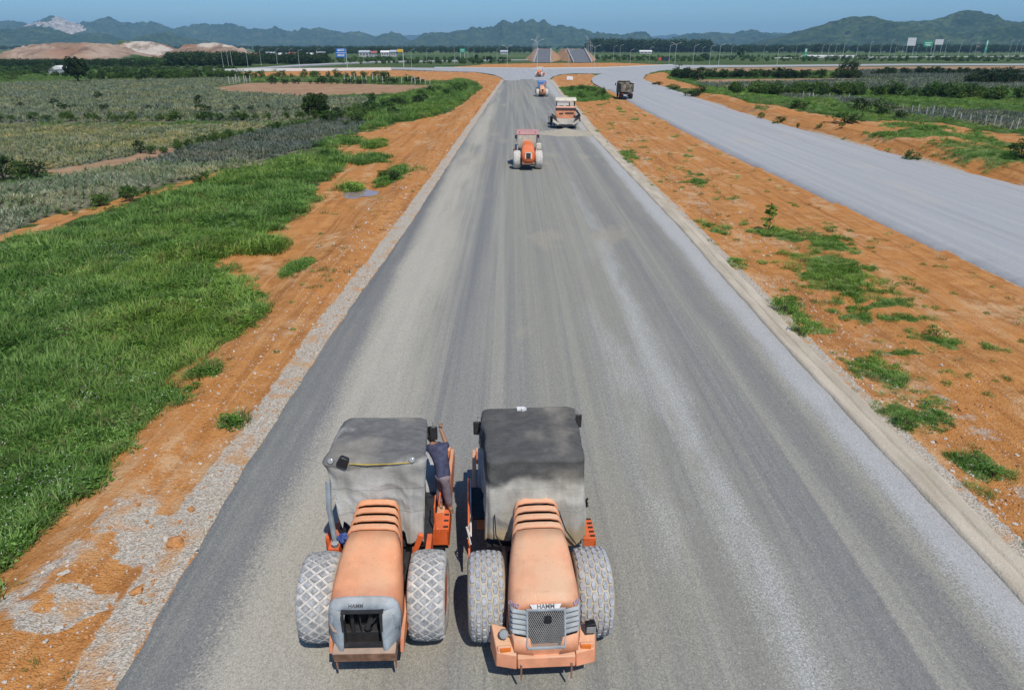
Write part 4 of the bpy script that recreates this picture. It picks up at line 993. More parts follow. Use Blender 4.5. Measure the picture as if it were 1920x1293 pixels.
M_grey = M_plain('grey_panel', (.34, .38, .40), .7, .3, .25, 5, dust=.25)
M_black = M_plain('black_plastic', (.018, .018, .020), .5, .4, .2, 6)
M_dark = M_plain('dark_steel', (.035, .034, .035), .7, .3, .3, 6)
M_steel = M_plain('dusty_drum_steel', (.42, .41, .39), .55, .4, .2, 3)
M_tyre = M_plain('dusty_tyre', (.47, .41, .31), .95, .1, .2, 7)
M_tyreW = M_plain('whitish_dusty_tyre', (.58, .545, .49), .95, .1, .3, 9)
M_lug = M_plain('worn_tread_rubber', (.36, .36, .355), .95, .1, .4, 11)
M_lugB = M_plain('blue_grey_tread_rubber', (.39, .40, .42), .95, .1, .35, 11)
M_glass = MT('lamp_glass', .1, .6).color((.30, .31, .31)).m
M_amber = MT('amber_lens', .2, .6).color((.75, .18, .02)).m
M_yel = M_plain('yellow_strap', (.55, .40, .08), .7, .3)
M_blue = M_plain('blue_cloth', (.07, .11, .30), .9, .1, .35, 14)
M_wire = M_plain('wire_grey', (.30, .29, .27), .6, .4, .2, 8)
M_letter = M_plain('badge_letter_grey', (.10, .10, .11), .6, .3, .1, 8)
M_badge = M_plain('badge_silver', (.60, .58, .55), .5, .4, .1, 8)
M_sticker = M_plain('violet_sticker', (.36, .34, .52), .6, .3, .15, 8)

def canvas_mat(name, light, dark, zsplit, soft, seed):
    t = MT(name, .95, .08); zz = t.sep()[2]
    n = t.noise(1.6, 6, off=(seed, 0, 0)); n2 = t.noise((5, 9, 5), 7, off=(0, seed, 0), rough=.7); n3 = t.noise((6, 6, 1.2), 5, off=(seed, seed, 0))
    l_ = t.mix(t.mr(n, .3, .72), tuple(v * .72 for v in light), tuple(min(1, v * 1.12) for v in light))
    l_ = t.mix(t.mr(n3, .52, .75, 0, .6), l_, tuple(v * .55 for v in light))
    d_ = t.mix(t.mr(n2, .35, .72), tuple(v * .86 for v in dark), tuple(v * 1.22 for v in dark))
    k = t.mr(t.math('ADD', zz, t.math('MULTIPLY', t.math('SUBTRACT', n, .5), .6)), zsplit - soft, zsplit + soft)
    c = t.mix(k, l_, d_)
    c = t.mix(t.mr(t.noise((1.1, .8, 1.6), 5, off=(seed * 3, 2, 5)), .45, .72, 0, .55), c, (.36, .32, .255))
    for zs in (2.36, 1.86): c = t.mix(t.mr(t.math('ABSOLUTE', t.math('ADD', t.math('SUBTRACT', zz, zs), t.math('MULTIPLY', t.math('SUBTRACT', n, .5), .12))), .012, .004, 0, .45 if seed == 1 else .2), c, (.10, .10, .095))
    if seed == 2: c = t.mix(t.mr(t.math('ADD', zz, t.math('MULTIPLY', t.math('SUBTRACT', n3, .5), .5)), 1.62, 1.30), c, (.46, .36, .22))
    t.color(c); t.bump(t.math('ADD', t.noise(30, 3), t.math('MULTIPLY', n3, 1.5)), .5, .02)
    return t.m
CV_A = canvas_mat('grey_tarpaulin', (.50, .485, .44), (.150, .147, .140), 2.86, .05, 1)
CV_B = canvas_mat('sooty_tarpaulin', (.52, .49, .42), (.095, .093, .088), 2.50, .10, 2)

def wheel(root, sx, style, R0=.76, W=.62, x0=.915, y0=0, detail=True, tm=None, lm=None):
    w2 = W / 2
    prof = [(-w2 + .03, .36), (-w2, .46), (-w2 - .012, .58), (-w2 + .015, .66), (-w2 + .07, .715), (-w2 * .5, R0 - .032), (0, R0 - .022), (w2 * .5, R0 - .032), (w2 - .07, .715), (w2 - .015, .66), (w2 + .012, .58), (w2, .46), (w2 - .03, .36)]
    mb = MB(); mb.lathe(prof, (0, 0, 0), 'x', 48 if detail else 24)
    wo = mb.build('wheel', tm or M_tyre, root, (sx * x0, y0, R0), smooth=50)
    mb = MB(); mb.lathe([(-w2 + .02, .37), (-w2 + .05, .34), (-w2 + .10, .30), (-w2 + .12, .12), (-w2 + .06, .11), (w2 - .06, .11), (w2 - .12, .12), (w2 - .10, .30), (w2 - .05, .34), (w2 - .02, .37)], (0, 0, 0), 'x', 24)
    for s in (-1, 1):
        for k in range(8):
            a = k * math.pi / 4; mb.box((s * (w2 - .09), .19 * math.cos(a), .19 * math.sin(a)), (.04, .035, .035))
    mb.build('rim', P_O, wo)
    if not detail: return wo
    rp = lambda q: np.interp(abs(q), [0, w2 * .5, w2 - .07, w2 - .02], [R0 - .022, R0 - .032, .715, .675])
    mb = MB(); N = 25; cols = 5 if style == 'diamond' else 6; dx = W * .92 / (cols if style != 'diamond' else 5)
    rj = random.Random(int(x0 * 100) + (sx > 0))
    for j in range(cols):
        xc = (j - (cols - 1) / 2) * dx
        for i in range(N):
            th = (i + .5 * (j % 2)) * 2 * math.pi / N; arc = 2 * math.pi * R0 / N
            if style == 'diamond': sh = [(0, -.5), (.96, 0), (0, .5), (-.96, 0)]; k = .76
            else: sh = [(-.30, -.46), (.30, -.46), (.52, 0), (.30, .46), (-.30, .46), (-.52, 0)]; k = .90
            lo = []; hi = []
            for (u, v) in sh:
                for L_, kk, dr in ((lo, k * 1.06, -.012), (hi, k * .86, .022 + rj.uniform(-.003, .003))):
                    xq = max(-w2 + .015, min(w2 - .015, xc + u * dx * kk)); a = th + v * arc * kk / R0; rr_ = rp(xq) + dr
                    L_.append((xq, rr_ * math.cos(a), rr_ * math.sin(a)))
            n = len(sh)
            mb.add(lo + hi, [tuple(range(n, 2 * n))] + [(q, (q + 1) % n, (q + 1) % n + n, q + n) for q in range(n)])
    mb.build('tread', lm or M_lug, wo, smooth=0)
    return wo

def hood_ring(y, w_, t_, b_, y_lean=0.0):
    pts = [(-w_, b_), (-w_, b_ + (t_ - b_) * .45), (-w_ * .985, t_ - .24), (-w_ * .93, t_ - .10), (-w_ * .80, t_ - .025), (-w_ * .5, t_ + .002), (0, t_ + .008)]
    pts += [(-a_, c_) for a_, c_ in pts[-2::-1]]
    return [(a_, y + y_lean * (t_ - c_), c_) for a_, c_ in pts]
HOODP = [(-1.04, .47, 1.44), (-.98, .535, 1.535), (-.85, .558, 1.60), (-.6, .558, 1.69), (-.25, .525, 1.82), (.0, .492, 1.90), (.22, .455, 1.965)]
def hood_at(y):
    ys_ = [p[0] for p in HOODP] + [.95]; ws = [p[1] for p in HOODP] + [.355]; ts = [p[2] for p in HOODP] + [2.16]
    return float(np.interp(y, ys_, ws)), float(np.interp(y, ys_, ts))
def text_mesh(txt, size, depth=.004, bold=0.0):
    cu = bpy.data.curves.new('lettering', 'FONT'); cu.body = txt; cu.size = size; cu.extrude = depth; cu.align_x = 'CENTER'; cu.align_y = 'CENTER'; cu.offset = bold
    o = bpy.data.objects.new('lettering', cu); C.objects.link(o)
    me = bpy.data.meshes.new_from_object(o.evaluated_get(bpy.context.evaluated_depsgraph_get())); bpy.data.objects.remove(o)
    me.name = 'lettering'; return me
def lettering(txt, size, mat, parent, loc, rot, bold=0.0):
    me = text_mesh(txt, size, .004, bold); me.materials.clear(); me.materials.append(mat)
    o = bpy.data.objects.new('lettering', me); C.objects.link(o); o.parent = parent; o.location = loc; o.rotation_euler = rot; return o

def drape(root, mat, seed, bottom, y0=.82, y1=2.66, w_=.93, top=2.98, sag=.05, wr=.035, taper=.06, wf=1.0):
    """canvas hung over the cab: a U-shaped skirt below, closing into the roof above"""
    ns, nz, nr = 150, 54, 22; V = []
    def upath(s, kx, ky, rc):
        # s 0..1 from front-left, round the back, to front-right; returns point in unit frame
        W, L = kx, ky; tot = 2 * L + 2 * W; q = s * tot
        if q < L: x_, y_ = -W, y1 - q
        elif q < L + 2 * W: x_, y_ = -W + (q - L), y1 - L
        else: x_, y_ = W, y1 - L + (q - L - 2 * W)
        # round the two back corners
        cx, cy = W - rc, y1 - L + rc
        if abs(x_) > cx and y_ < cy:
            dx, dy = abs(x_) - cx, y_ - cy; d_ = math.hypot(dx, dy) or 1
            x_, y_ = math.copysign(cx + dx / d_ * rc, x_), cy + dy / d_ * rc
        return x_, y_
    rnd = lambda a, b, c: mnoise.noise(Vector((a, b, c + seed * 13.7)))
    L = y1 - y0
    for i in range(nz + nr):
        for j in range(ns):
            s = j / (ns - 1)
            if i < nz:
                f = i / (nz - 1); bz = bottom(s); z_ = bz + (top - .06 - bz) * f
                g = 1 - .0 * f; fl = (1 - f)
                x_, y_ = upath(s, w_ - taper * (f - .5) * .6, L, .14)
                fold = rnd(s * 24, f * .7, 0) * .075 * (.25 + .9 * fl) + rnd(s * 62, f * 1.3, 5) * .026 * (.35 + fl) + rnd(x_ * 1.5, y_ * 1.5, z_ * .9) * .05 + abs(rnd(s * 9 + f * 3.5, f * 2.2 - s * 5, 9)) * -.05
                bulge = .05 * math.sin(math.pi * min(1, f * 1.1)) * (-1 if seed == 1 else .9)
                nx_, ny_ = (math.copysign(1, x_), 0) if y_ > y0 + .2 else (0, -1)
                x_ += nx_ * (fold * .7); y_ += ny_ * (fold + bulge)
            else:
                f = (i - nz + 1) / nr; k = 1 - f
                kx = max(.02, w_ - taper * .3) * max(k, .001); x_, y_ = upath(s, kx, L * k + .0, .14 * k + .001)
                edge_ = math.sin(min(1, f * 5) * math.pi / 2)
                bars = abs(math.sin((y_ - y0) / L * math.pi * 2))
                z_ = top - .06 + .06 * edge_ - sag * bars * min(1, f * 3) + rnd(x_ * 1.1, y_ * 1.1, seed) * .022 * edge_ - .020 * abs(rnd(x_ * 1.0 + y_ * 3.4, y_ * .7, seed + 3)) * edge_ + .016 * max(0, .2 - abs(rnd(x_ * 1.7 - y_ * 1.2, y_ * 1.5 + x_ * .6, seed + 8))) * 5 * edge_
            x_ *= 1 + (wf - 1) * (y_ - y0) / L
            V.append((x_, y_, z_))
    n = nz + nr; q = grid_quads(n, ns)
    o = np_mesh('canvas_cover', V, quads=q, mats=[mat], smooth=True, parent=root)
    m = o.modifiers.new('solidify', 'SOLIDIFY'); m.thickness = .012; m.offset = -1
    return o

def roller_base(name, label, loc, rz, tread, hoodm, tm, lm, detail=True, group=None):
    root = empty(name, loc, rz); tag(root, label, 'roller', group)
    for sx in (-1, 1): wheel(root, sx, tread, detail=detail, tm=tm, lm=lm)
    mb = MB(); mb.box((0, .0, .72), (1.0, 1.9, .38)); mb.box((0, 1.35, .74), (.8, .9, .3)); mb.box((0, 0, .76), (1.3, .26, .26)); mb.build('chassis', M_dark, root, bevel=.02)
    # hood shell, front part
    mb = MB(); mb.loft([hood_ring(y_, w_, t_, .98, -.05 if y_ < -.9 else 0) for y_, w_, t_ in HOODP], closed=False)
    h = mb.build('hood', hoodm, root, smooth=60, solid=.03)
    for y_ in (-.86,):
        w_, t_ = hood_at(y_); mb = MB(); mb.loft([hood_ring(y_ - .006, w_ + .004, t_ + .004, 1.0), hood_ring(y_ + .006, w_ + .004, t_ + .004, 1.0)], closed=False); mb.build('hood_seam', M_dark, h, solid=.006)
    mb = MB(); rg = []
    for y_ in (.18, .4, .7, .93):
        w_, t_ = hood_at(y_); rg.append(hood_ring(y_, w_ - .045, t_ - .075, .98))
    mb.loft(rg); mb.build('engine_core', M_black, root)
    for k in range(4):
        ya_ = .235 + k * .168; yb_ = ya_ + .105; rg = []
        for y_, dz_, dw in ((ya_, .018, .005), (ya_ + .03, .040, .012), (yb_ - .01, .034, .010), (yb_, -.012, -.006)):
            w_, t_ = hood_at(y_); rg.append(hood_ring(y_, w_ + dw, t_ + dz_ - .01, 1.02))
        mb = MB(); mb.loft(rg, closed=False); mb.build('vent_slat', hoodm, h, smooth=60, solid=.022)
    mb = MB(); rg = []
    for y_, dz_ in ((.915, .02), (1.0, .06), (1.12, .035), (1.16, -.03)):
        w_, t_ = hood_at(.95); rg.append(hood_ring(y_, w_ - (y_ - .9) * .35, t_ + dz_, 1.02))
    mb.loft(rg, closed=False); mb.build('hood_cowl', hoodm, h, smooth=60, solid=.022)
    for sx in (-1, 1):
        w_, t_ = hood_at(-.2); mb = MB(); mb.box((sx * (w_ + .006), -.2, t_ - .42), (.02, .12, .04)); mb.box((sx * (w_ + .006), .05, t_ - .5), (.015, .05, .12)); mb.build('hood_latch', M_dark, h)
    # drum and yoke
    mb = MB(); mb.lathe([(-1.02, .05), (-1.02, .72), (-1.01, .78), (1.01, .78), (1.02, .72), (1.02, .05)], (0, 3.3, .78), 'x', 48 if detail else 24); mb.build('drum', M_steel, root)
    mb = MB()
    for sx in (-1, 1): mb.prism([(2.5, .62), (2.5, 1.05), (3.0, 1.16), (4.25, 1.05), (4.35, .70), (3.9, .55), (2.6, .50)], 'x', sx * 1.07, sx * 1.15)
    mb.box((0, 4.28, .86), (2.13, .16, .36)); mb.box((0, 2.08, .80), (2.13, .22, .40)); mb.build('drum_yoke', hoodm, root, bevel=.015)
    mb = MB(); mb.box((0, 2.36, .98), (2.1, .05, .22)); mb.build('drum_scraper', M_dark, root)
    # cab platform, seat and frame
    mb = MB(); mb.box((0, 1.75, 1.04), (1.78, 1.55, .10)); mb.build('platform', M_dark, root)
    mb = MB(); mb.box((0, 1.55, 1.34), (.5, .48, .14)); mb.box((0, 1.30, 1.66), (.5, .12, .6)); mb.build('seat', M_black, root, bevel=.04)
    mb = MB(); mb.tube([(0, 2.35, 1.08), (0, 2.2, 1.75)], .05); mb.lathe([(-.012, .17), (-.012, .20), (.012, .20), (.012, .17)], (0, 2.17, 1.78), 'z', 20); mb.build('steering_column', M_black, root)
    mb = MB()
    for sx in (-1, 1):
        mb = MB()
        for y_ in (.98, 2.12): mb.tube([(sx * .68, y_, 1.08), (sx * .68, y_, 2.84)], .035, 6)
        mb.tube([(sx * .68, .98, 2.82), (sx * .68, 2.12, 2.82)], .035, 6); mb.build('cab_post', M_dark, root)
    return root, h
def mirror(root, x_, y_, z_, rot=0):
    mb = MB(); mb.box((x_, y_, z_), (.15, .05, .30), Matrix.Rotation(rot, 3, 'Z')); o = mb.build('mirror', M_black, root, bevel=.03)
    mb = MB(); sx = math.copysign(1, x_); mb.tube([(sx * .82, y_ + .02, z_ + .22), (x_ - sx * .02, y_ + .04, z_ + .24), (x_, y_ + .03, z_ + .1)], .014, 6); mb.build('mirror_arm', M_wire, o)
    mb = MB(); mb.box((x_, y_ - .026, z_), (.12, .004, .26), Matrix.Rotation(rot, 3, 'Z')); mb.build('mirror_back', M_dark, o)
def lamp(root, loc, r_=.06, col=None):
    mb = MB(); mb.lathe([(-.05, r_ * .6), (0, r_), (.06, r_), (.07, r_ * .9)], (0, 0, 0), 'y', 16); o = mb.build('lamp', M_wire if col is None else col, root, loc)
    o.rotation_euler = (R(150), 0, 0); mb = MB(); mb.lathe([(.068, r_ * .85), (.075, r_ * .6)], (0, 0, 0), 'y', 16); mb.build('lens', M_glass, o); return o
def step_box(root, sx, x0, x1, ya_, yb_, mat, teeth=True):
    xm = sx * (x0 + x1) / 2
    mb = MB(); mb.box((xm, (ya_ + yb_) / 2, .93), (x1 - x0, yb_ - ya_, .06)); mb.box((xm, ya_ + .02, .74), (x1 - x0, .04, .34)); mb.box((sx * (x1 - .02), (ya_ + yb_) / 2, .72), (.04, yb_ - ya_, .36))
    o = mb.build('step_box', mat, root, bevel=.01)
    if teeth:
        mb = MB()
        for k in range(5):
            mb = MB(); mb.box((sx * (x1 - .06), ya_ + .06 + k * (yb_ - ya_ - .1) / 4, .965), (.09, .035, .03)); mb.build('step_tread', M_dark, o)
    mb = MB(); mb.box((xm, ya_ + .10, .50), (x1 - x0 - .06, .04, .14)); mb.build('lower_step', M_dark, o)

# ---------------------------------------------------------------- left roller
rA, hA = roller_base('road_roller', 'dusty orange road roller with a torn open grille and a person climbing aboard', (-2.37, 9.17, .05), R(1.5), 'diamond', P_A, M_tyreW, M_lug, group='road rollers')
mb = MB()   # torn grey shell round the open radiator
for sx in (-1, 1):
    mb = MB(); mb.loft([[(sx * .50, -1.005, 1.46), (sx * .30, -1.09, 1.46), (sx * .27, -1.10, 1.42)], [(sx * .555, -.98, 1.30), (sx * .36, -1.13, 1.30), (sx * .29, -1.15, 1.30)], [(sx * .565, -.98, 1.10), (sx * .38, -1.17, 1.10), (sx * .30, -1.19, 1.10)], [(sx * .55, -1.0, .88), (sx * .38, -1.22, .86), (sx * .31, -1.23, .86)], [(sx * .52, -1.02, .70), (sx * .36, -1.24, .72), (sx * .33, -1.24, .74)]], closed=False)
    mb.build('nose_panel', M_grey, hA, smooth=50, solid=.022)
mb = MB(); rg = []
for y_ in (-1.05, -.985, -.93, -.90):
    w_, t_ = hood_at(y_); rg.append(hood_ring(y_, w_ + .022, t_ + .022, 1.0, -.05))
mb.loft(rg, closed=False); pn = mb.build('nose_band', M_grey, hA, smooth=60, solid=.012)
lettering('HAMM', .080, M_letter, hA, (-.10, -1.034, 1.530), (R(50), 0, 0), .001)
mb = MB()   # dark frame and the radiator parts behind the missing grille
mb.box((-.30, -1.13, 1.17), (.035, .12, .60)); mb.box((.30, -1.13, 1.17), (.035, .12, .60)); mb.box((0, -1.08, 1.462), (.66, .08, .02)); mb.box((0, -1.19, .89), (.62, .08, .03)); mb.build('grille_frame', M_dark, hA)
mb = MB(); mb.box((0, -.78, 1.18), (.62, .05, .64)); mb.build('radiator', M_black, hA)
mb = MB(); mb.box((-.20, -.95, 1.12), (.05, .05, .5)); mb.tube([(.08, -.88, 1.38), (.10, -.96, 1.2), (.03, -.98, 1.02), (.05, -.9, .9)], .045); mb.tube([(.25, -.9, 1.3), (.12, -1.0, 1.14), (.02, -1.0, 1.1)], .012); mb.tube([(-.08, -.96, 1.3), (-.06, -1.0, 1.05), (-.08, -.95, .9)], .010); mb.lathe([(-.04, .05), (-.04, .12), (.04, .12), (.04, .05)], (.09, -.88, 1.34), 'y', 20)
mb.build('engine_pipes', M_dark, hA)
mb = MB(); mb.tube([(-.55, -1.0, 1.16), (-.46, -1.13, 1.12), (-.30, -1.18, 1.10)], .02, 6); mb.build('torn_edge', P_R, hA)
mb = MB(); mb.box((0, -1.16, .70), (1.0, .20, .24), Matrix.Rotation(R(14), 3, 'X')); mb.box((0, -1.0, .62), (.92, .3, .12)); bp = mb.build('bumper', P_R, rA, bevel=.015)
mb = MB()
for sx in (-1, 1): mb.prism([(-1.20, .60), (-1.08, .60), (-1.14, .34), (-1.17, .34)], 'x', sx * .47 - .012, sx * .47 + .012)
mb.build('tow_hook', P_R, bp)
for sx in (-1, 1):
    mb = MB(); mb.prism([(-1.1, .60), (1.0, .60), (1.0, 1.0), (-.4, 1.0), (-1.0, .80)], 'x', sx * .57 - .03, sx * .57 + .03); mb.build('side_frame', P_A, rA, bevel=.01)
mb = MB(); mb.box((-.86, 1.0, .98), (.20, .55, .40)); mb.build('platform_side', P_O, rA, bevel=.015)
mb = MB(); mb.box((.86, .85, 1.02), (.10, .5, .34)); mb.box((.66, .80, 1.18), (.10, .08, .5), Matrix.Rotation(R(20), 3, 'Y')); mb.build('platform_side', P_O, rA, bevel=.015)
mb = MB(); mb.lathe([(-.03, .05), (.05, .07), (.06, .03)], (-.83, .78, 1.22), 'z', 14); mb.build('filler_cap', M_grey, rA)
step_box(rA, 1, .70, 1.18, 1.50, 2.35, P_O)
step_box(rA, -1, .92, 1.16, 1.3, 1.75, P_O, False)
mb = MB()
for k in range(26):
    rr_ = random.Random(k); mb.box((-.55 + rr_.gauss(0, .12), .88 + rr_.gauss(0, .05), 1.22 + rr_.gauss(0, .10)), (.16, .08, .14), Matrix.Rotation(rr_.uniform(0, 3), 3, Vector((rr_.random(), rr_.random(), rr_.random())).normalized()))
mb.build('cloth_bundle', M_blue, rA, smooth=180, sub=1)
def botA(s):
    n = .08 * math.sin(s * 60) + .06 * math.sin(s * 23)
    if s < .30: return 2.62 + n * .3
    if s < .36: return 2.62 + (1.50 - 2.62) * (s - .30) / .06
    if s < .60: return 1.42 + n + .25 * max(0, (.48 - s) / .12)
    if s < .68: return 1.16 + n * .6
    if s < .73: return 1.16 + (2.6 - 1.16) * (s - .68) / .05
    return 2.60 + n * .3
cvA = drape(rA, CV_A, 1, botA, w_=.86, taper=-.16, wr=.045, sag=.04, wf=.87, y1=2.28)
mb = MB(); mb.tube([(-.42, .80, 2.945), (-.1, .79, 2.925), (.3, .80, 2.93), (.62, .81, 2.945)], .011, 6); mb.build('strap', M_yel, cvA)
for q in ((-.74, .88, 2.96), (.66, .88, 2.96)): lamp(rA, q, .055)
mb = MB(); mb.box((-.52, .82, 2.98), (.20, .12, .20), Matrix.Rotation(R(25), 3, 'Y'), top=(.8, .8)); wl = mb.build('work_light', M_black, rA, bevel=.03)
mb = MB(); mb.tube([(-.86, .95, 2.5), (-.90, .93, 1.9), (-.86, .90, 1.25)], .05, 8); mb.build('side_tube', M_grey, rA)
mirror(rA, .90, 2.32, 2.62, R(10))
mb = MB(); mb.box((.99, 2.0, 1.35), (.03, .5, .03)); mb.tube([(.96, 1.2, 1.1), (.96, 1.2, 1.7), (.96, 1.5, 1.75)], .016, 6); mb.build('hand_rail', P_O, rA)

# ---------------------------------------------------------------- right roller
rB, hB = roller_base('road_roller', 'faded peach road roller with a mesh grille, wide bumper and black topped cab cover', (.47, 9.22, .05), R(3.2), 'hex', P_B, M_tyre, M_lugB, group='road rollers')
# ribbed grey nose cheeks
for sx in (-1, 1):
    for k in range(5):
        z1 = 1.455 - k * .085; o1 = -.985 - k * .022; mb = MB(); mb.loft([[(sx * .545, o1 + .05, z1), (sx * .50, o1 - .05, z1), (sx * .28, o1 - .11, z1)], [(sx * .565, o1 + .03, z1 - .04), (sx * .52, o1 - .08, z1 - .04), (sx * .28, o1 - .14, z1 - .04)], [(sx * .56, o1 + .035, z1 - .082), (sx * .505, o1 - .06, z1 - .082), (sx * .28, o1 - .125, z1 - .082)]], closed=False)
        mb.build('nose_rib', M_grey, hB, smooth=30, solid=.02)
mb = MB()
for sx in (-1, 1): mb.loft([[(sx * .56, -1.02, 1.04), (sx * .50, -1.18, 1.04), (sx * .26, -1.25, 1.04)], [(sx * .56, -1.04, .88), (sx * .50, -1.24, .88), (sx * .22, -1.29, .86)], [(sx * .56, -1.05, .72), (sx * .50, -1.27, .74), (sx * .20, -1.31, .74)]], closed=False)
mb.box((0, -1.285, .79), (.46, .03, .10)); mb.build('nose_cheek', P_B, hB, smooth=50, solid=.02)
gy = lambda z_: -1.085 - (1.47 - z_) * .34
mb = MB()   # honeycomb-like wire grille
for k in range(-16, 30):
    for sg in (-1, 1):
        a = -.29 + k * .032; p0 = (a, 1.46) if sg > 0 else (a, .87); L_ = .59; x1_ = a + L_ * .58
        xa, xb = max(a, -.29), min(x1_, .29)
        if xa >= xb: continue
        za = .87 + (xa - a) / .58; zb = .87 + (xb - a) / .58
        if sg < 0: za, zb = 2.33 - za, 2.33 - zb
        mb.tube([(xa, gy(za), za), (xb, gy(zb), zb)], .0045, 4)
gr = mb.build('grille', M_wire, hB)
mb = MB(); mb.box((0, gy(1.46) - .005, 1.465), (.62, .04, .025)); mb.box((-.30, gy(1.17), 1.17), (.025, .04, .60), Matrix.Rotation(R(-18), 3, 'X')); mb.box((.30, gy(1.17), 1.17), (.025, .04, .60), Matrix.Rotation(R(-18), 3, 'X')); mb.box((0, gy(.87), .875), (.60, .04, .03)); mb.build('grille_frame', M_grey, hB)
mb = MB(); mb.box((0, -.82, 1.16), (.66, .05, .62)); mb.build('radiator', M_dark, hB)
mb = MB(); mb.tube([(.03, -1.0, 1.33), (.03, gy(1.33) - .05, 1.31)], .06, 14); mb.build('exhaust_pipe', M_black, hB)
mb = MB(); mb.prism([(-.21, -.035), (.21, -.035), (.25, .035), (-.25, .035)], 'z', 0, .008); bd = mb.build('badge', M_badge, hB, (0, -1.062, 1.50)); bd.rotation_euler = (R(48), 0, 0)
lettering('HAMM', .095, M_letter, hB, (0, -1.070, 1.505), (R(48), 0, 0), .002)
lettering('ONG', .085, M_sticker, hB, (-.50, -.985, 1.495), (R(52), 0, R(-38)), .0)
lettering('DO', .085, M_sticker, hB, (.50, -.985, 1.495), (R(52), 0, R(38)), .0)
mb = MB(); mb.loft([[(-.46, -1.2, .5), (-.46, -1.38, .54), (-.46, -1.36, .74), (-.46, -1.1, .78)], [(.46, -1.2, .5), (.46, -1.38, .54), (.46, -1.36, .74), (.46, -1.1, .78)]])
for sx in (-1, 1):
    mb.loft([[(sx * .47, -1.0, .5), (sx * .47, -1.36, .5), (sx * .47, -1.32, .76), (sx * .47, -.9, .88)], [(sx * .88, -.9, .5), (sx * .80, -1.28, .5), (sx * .78, -1.24, .76), (sx * .86, -.76, .90)]])
    mb.box((sx * .66, -1.20, .79), (.22, .05, .10), Matrix.Rotation(R(-20), 3, 'X'))
bp = mb.build('bumper', P_B, rB, bevel=.018)
mb = MB()
for sx in (-1, 1): mb.box((sx * .40, -1.385, .47), (.028, .025, .34))
mb.build('tow_hook', P_R, bp)
for sx in (-1, 1):
    mb = MB(); mb.box((sx * .64, -1.238, .795), (.16, .03, .07)); mb.build('indicator', M_amber, bp)
lamp(bp, (-.66, -1.02, .93), .075)
mb = MB(); mb.box((.74, -1.02, 1.0), (.19, .13, .17), Matrix.Rotation(R(-12), 3, 'Y'), top=(.85, .8)); mb.tube([(.68, -1.02, 1.09), (.74, -1.02, 1.14), (.80, -1.02, 1.09)], .015, 6); wl = mb.build('work_light', M_black, bp, bevel=.02)
mb = MB(); mb.box((.74, -1.088, .99), (.15, .01, .12)); mb.build('lens', M_wire, wl)
mb = MB(); mb.tube([(-.62, -1.05, .92), (-.5, -1.08, .93), (-.42, -1.05, .95)], .012, 6); mb.tube([(-.66, -1.03, .86), (-.66, -1.10, .78)], .012, 6); mb.build('lamp_bracket', P_R, bp)
for sx in (-1, 1):
    mb = MB(); mb.prism([(-.9, .60), (1.0, .60), (1.0, 1.0), (-.4, 1.0), (-.9, .85)], 'x', sx * .57 - .03, sx * .57 + .03); mb.build('side_frame', P_B, rB, bevel=.01)
step_box(rB, 1, .95, 1.20, 1.15, 1.75, P_O)
mb = MB(); mb.prism([(1.0, .70), (2.7, .80), (2.7, 1.35), (2.4, 1.38), (1.5, 1.15)], 'x', -1.24, -1.20); mb.build('platform_side', P_O, rB, bevel=.01)
mb = MB(); mb.prism([(1.5, .82), (2.68, .86), (2.68, 1.34), (2.1, 1.32)], 'x', -1.195, -1.17); mb.build('side_lining', M_white, rB)
mb = MB(); mb.box((-1.04, 2.15, 1.12), (.26, 1.0, .05)); mb.build('side_tray', M_dark, rB)
mb = MB(); mb.tube([(-1.22, 1.35, 1.10), (-1.26, 1.28, 1.22), (-1.2, 1.22, 1.12), (-1.24, 1.15, 1.05)], .018, 6); mb.tube([(-1.18, 1.45, 1.2), (-1.25, 1.2, 1.25), (-1.18, 1.05, 1.0)], .014, 6); mb.build('rope', M_badge, rB)
def botB(s):
    n = .05 * math.sin(s * 40) + .05 * math.sin(s * 17)
    if s < .12: return 2.4 + n
    if s < .30: return 1.55 + n
    if s < .42: return 1.22 + n
    if s < .60: return 1.42 + n
    if s < .72: return 1.10 + n
    if s < .86: return 1.5 + n
    return 2.3 + n
cvB = drape(rB, CV_B, 2, botB, wf=1.08, w_=.88, y0=.84, sag=.03, wr=.040, taper=.10)
mb = MB(); mb.tube([(-.74, .74, 1.9), (-.72, .74, 1.45), (-.62, .72, 1.22)], .012, 6); mb.tube([(.40, .73, 1.95), (.55, .73, 1.5), (.74, .76, 1.18)], .013, 6); mb.tube([(-.5, .72, 1.32), (-.3, .70, 1.22), (-.1, .72, 1.2)], .012, 6); mb.build('tie_rope', M_dark, cvB)
mb = MB(); mb.box((-.15, 2.60, 3.0), (.16, .10, .04)); mb.box((-.10, 2.56, 3.01), (.10, .06, .05), Matrix.Rotation(.5, 3, 'Z')); mb.build('rag', M_white, cvB)
mirror(rB, -1.02, 2.55, 2.62); mirror(rB, 1.0, 2.65, 2.66)
mb = MB()
for k in range(14):
    rr_ = random.Random(k + 50); mb.tube([(1.0 + rr_.uniform(-.02, .06), 1.6 + rr_.uniform(-.1, .1), 1.25 + rr_.uniform(0, .3)), (1.06 + rr_.uniform(-.04, .04), 1.55, 1.5 + rr_.uniform(-.1, .1)), (1.0, 1.6 + rr_.uniform(-.1, .1), 1.3)], .012, 4)
mb.build('hose_bundle', M_dark, rB)

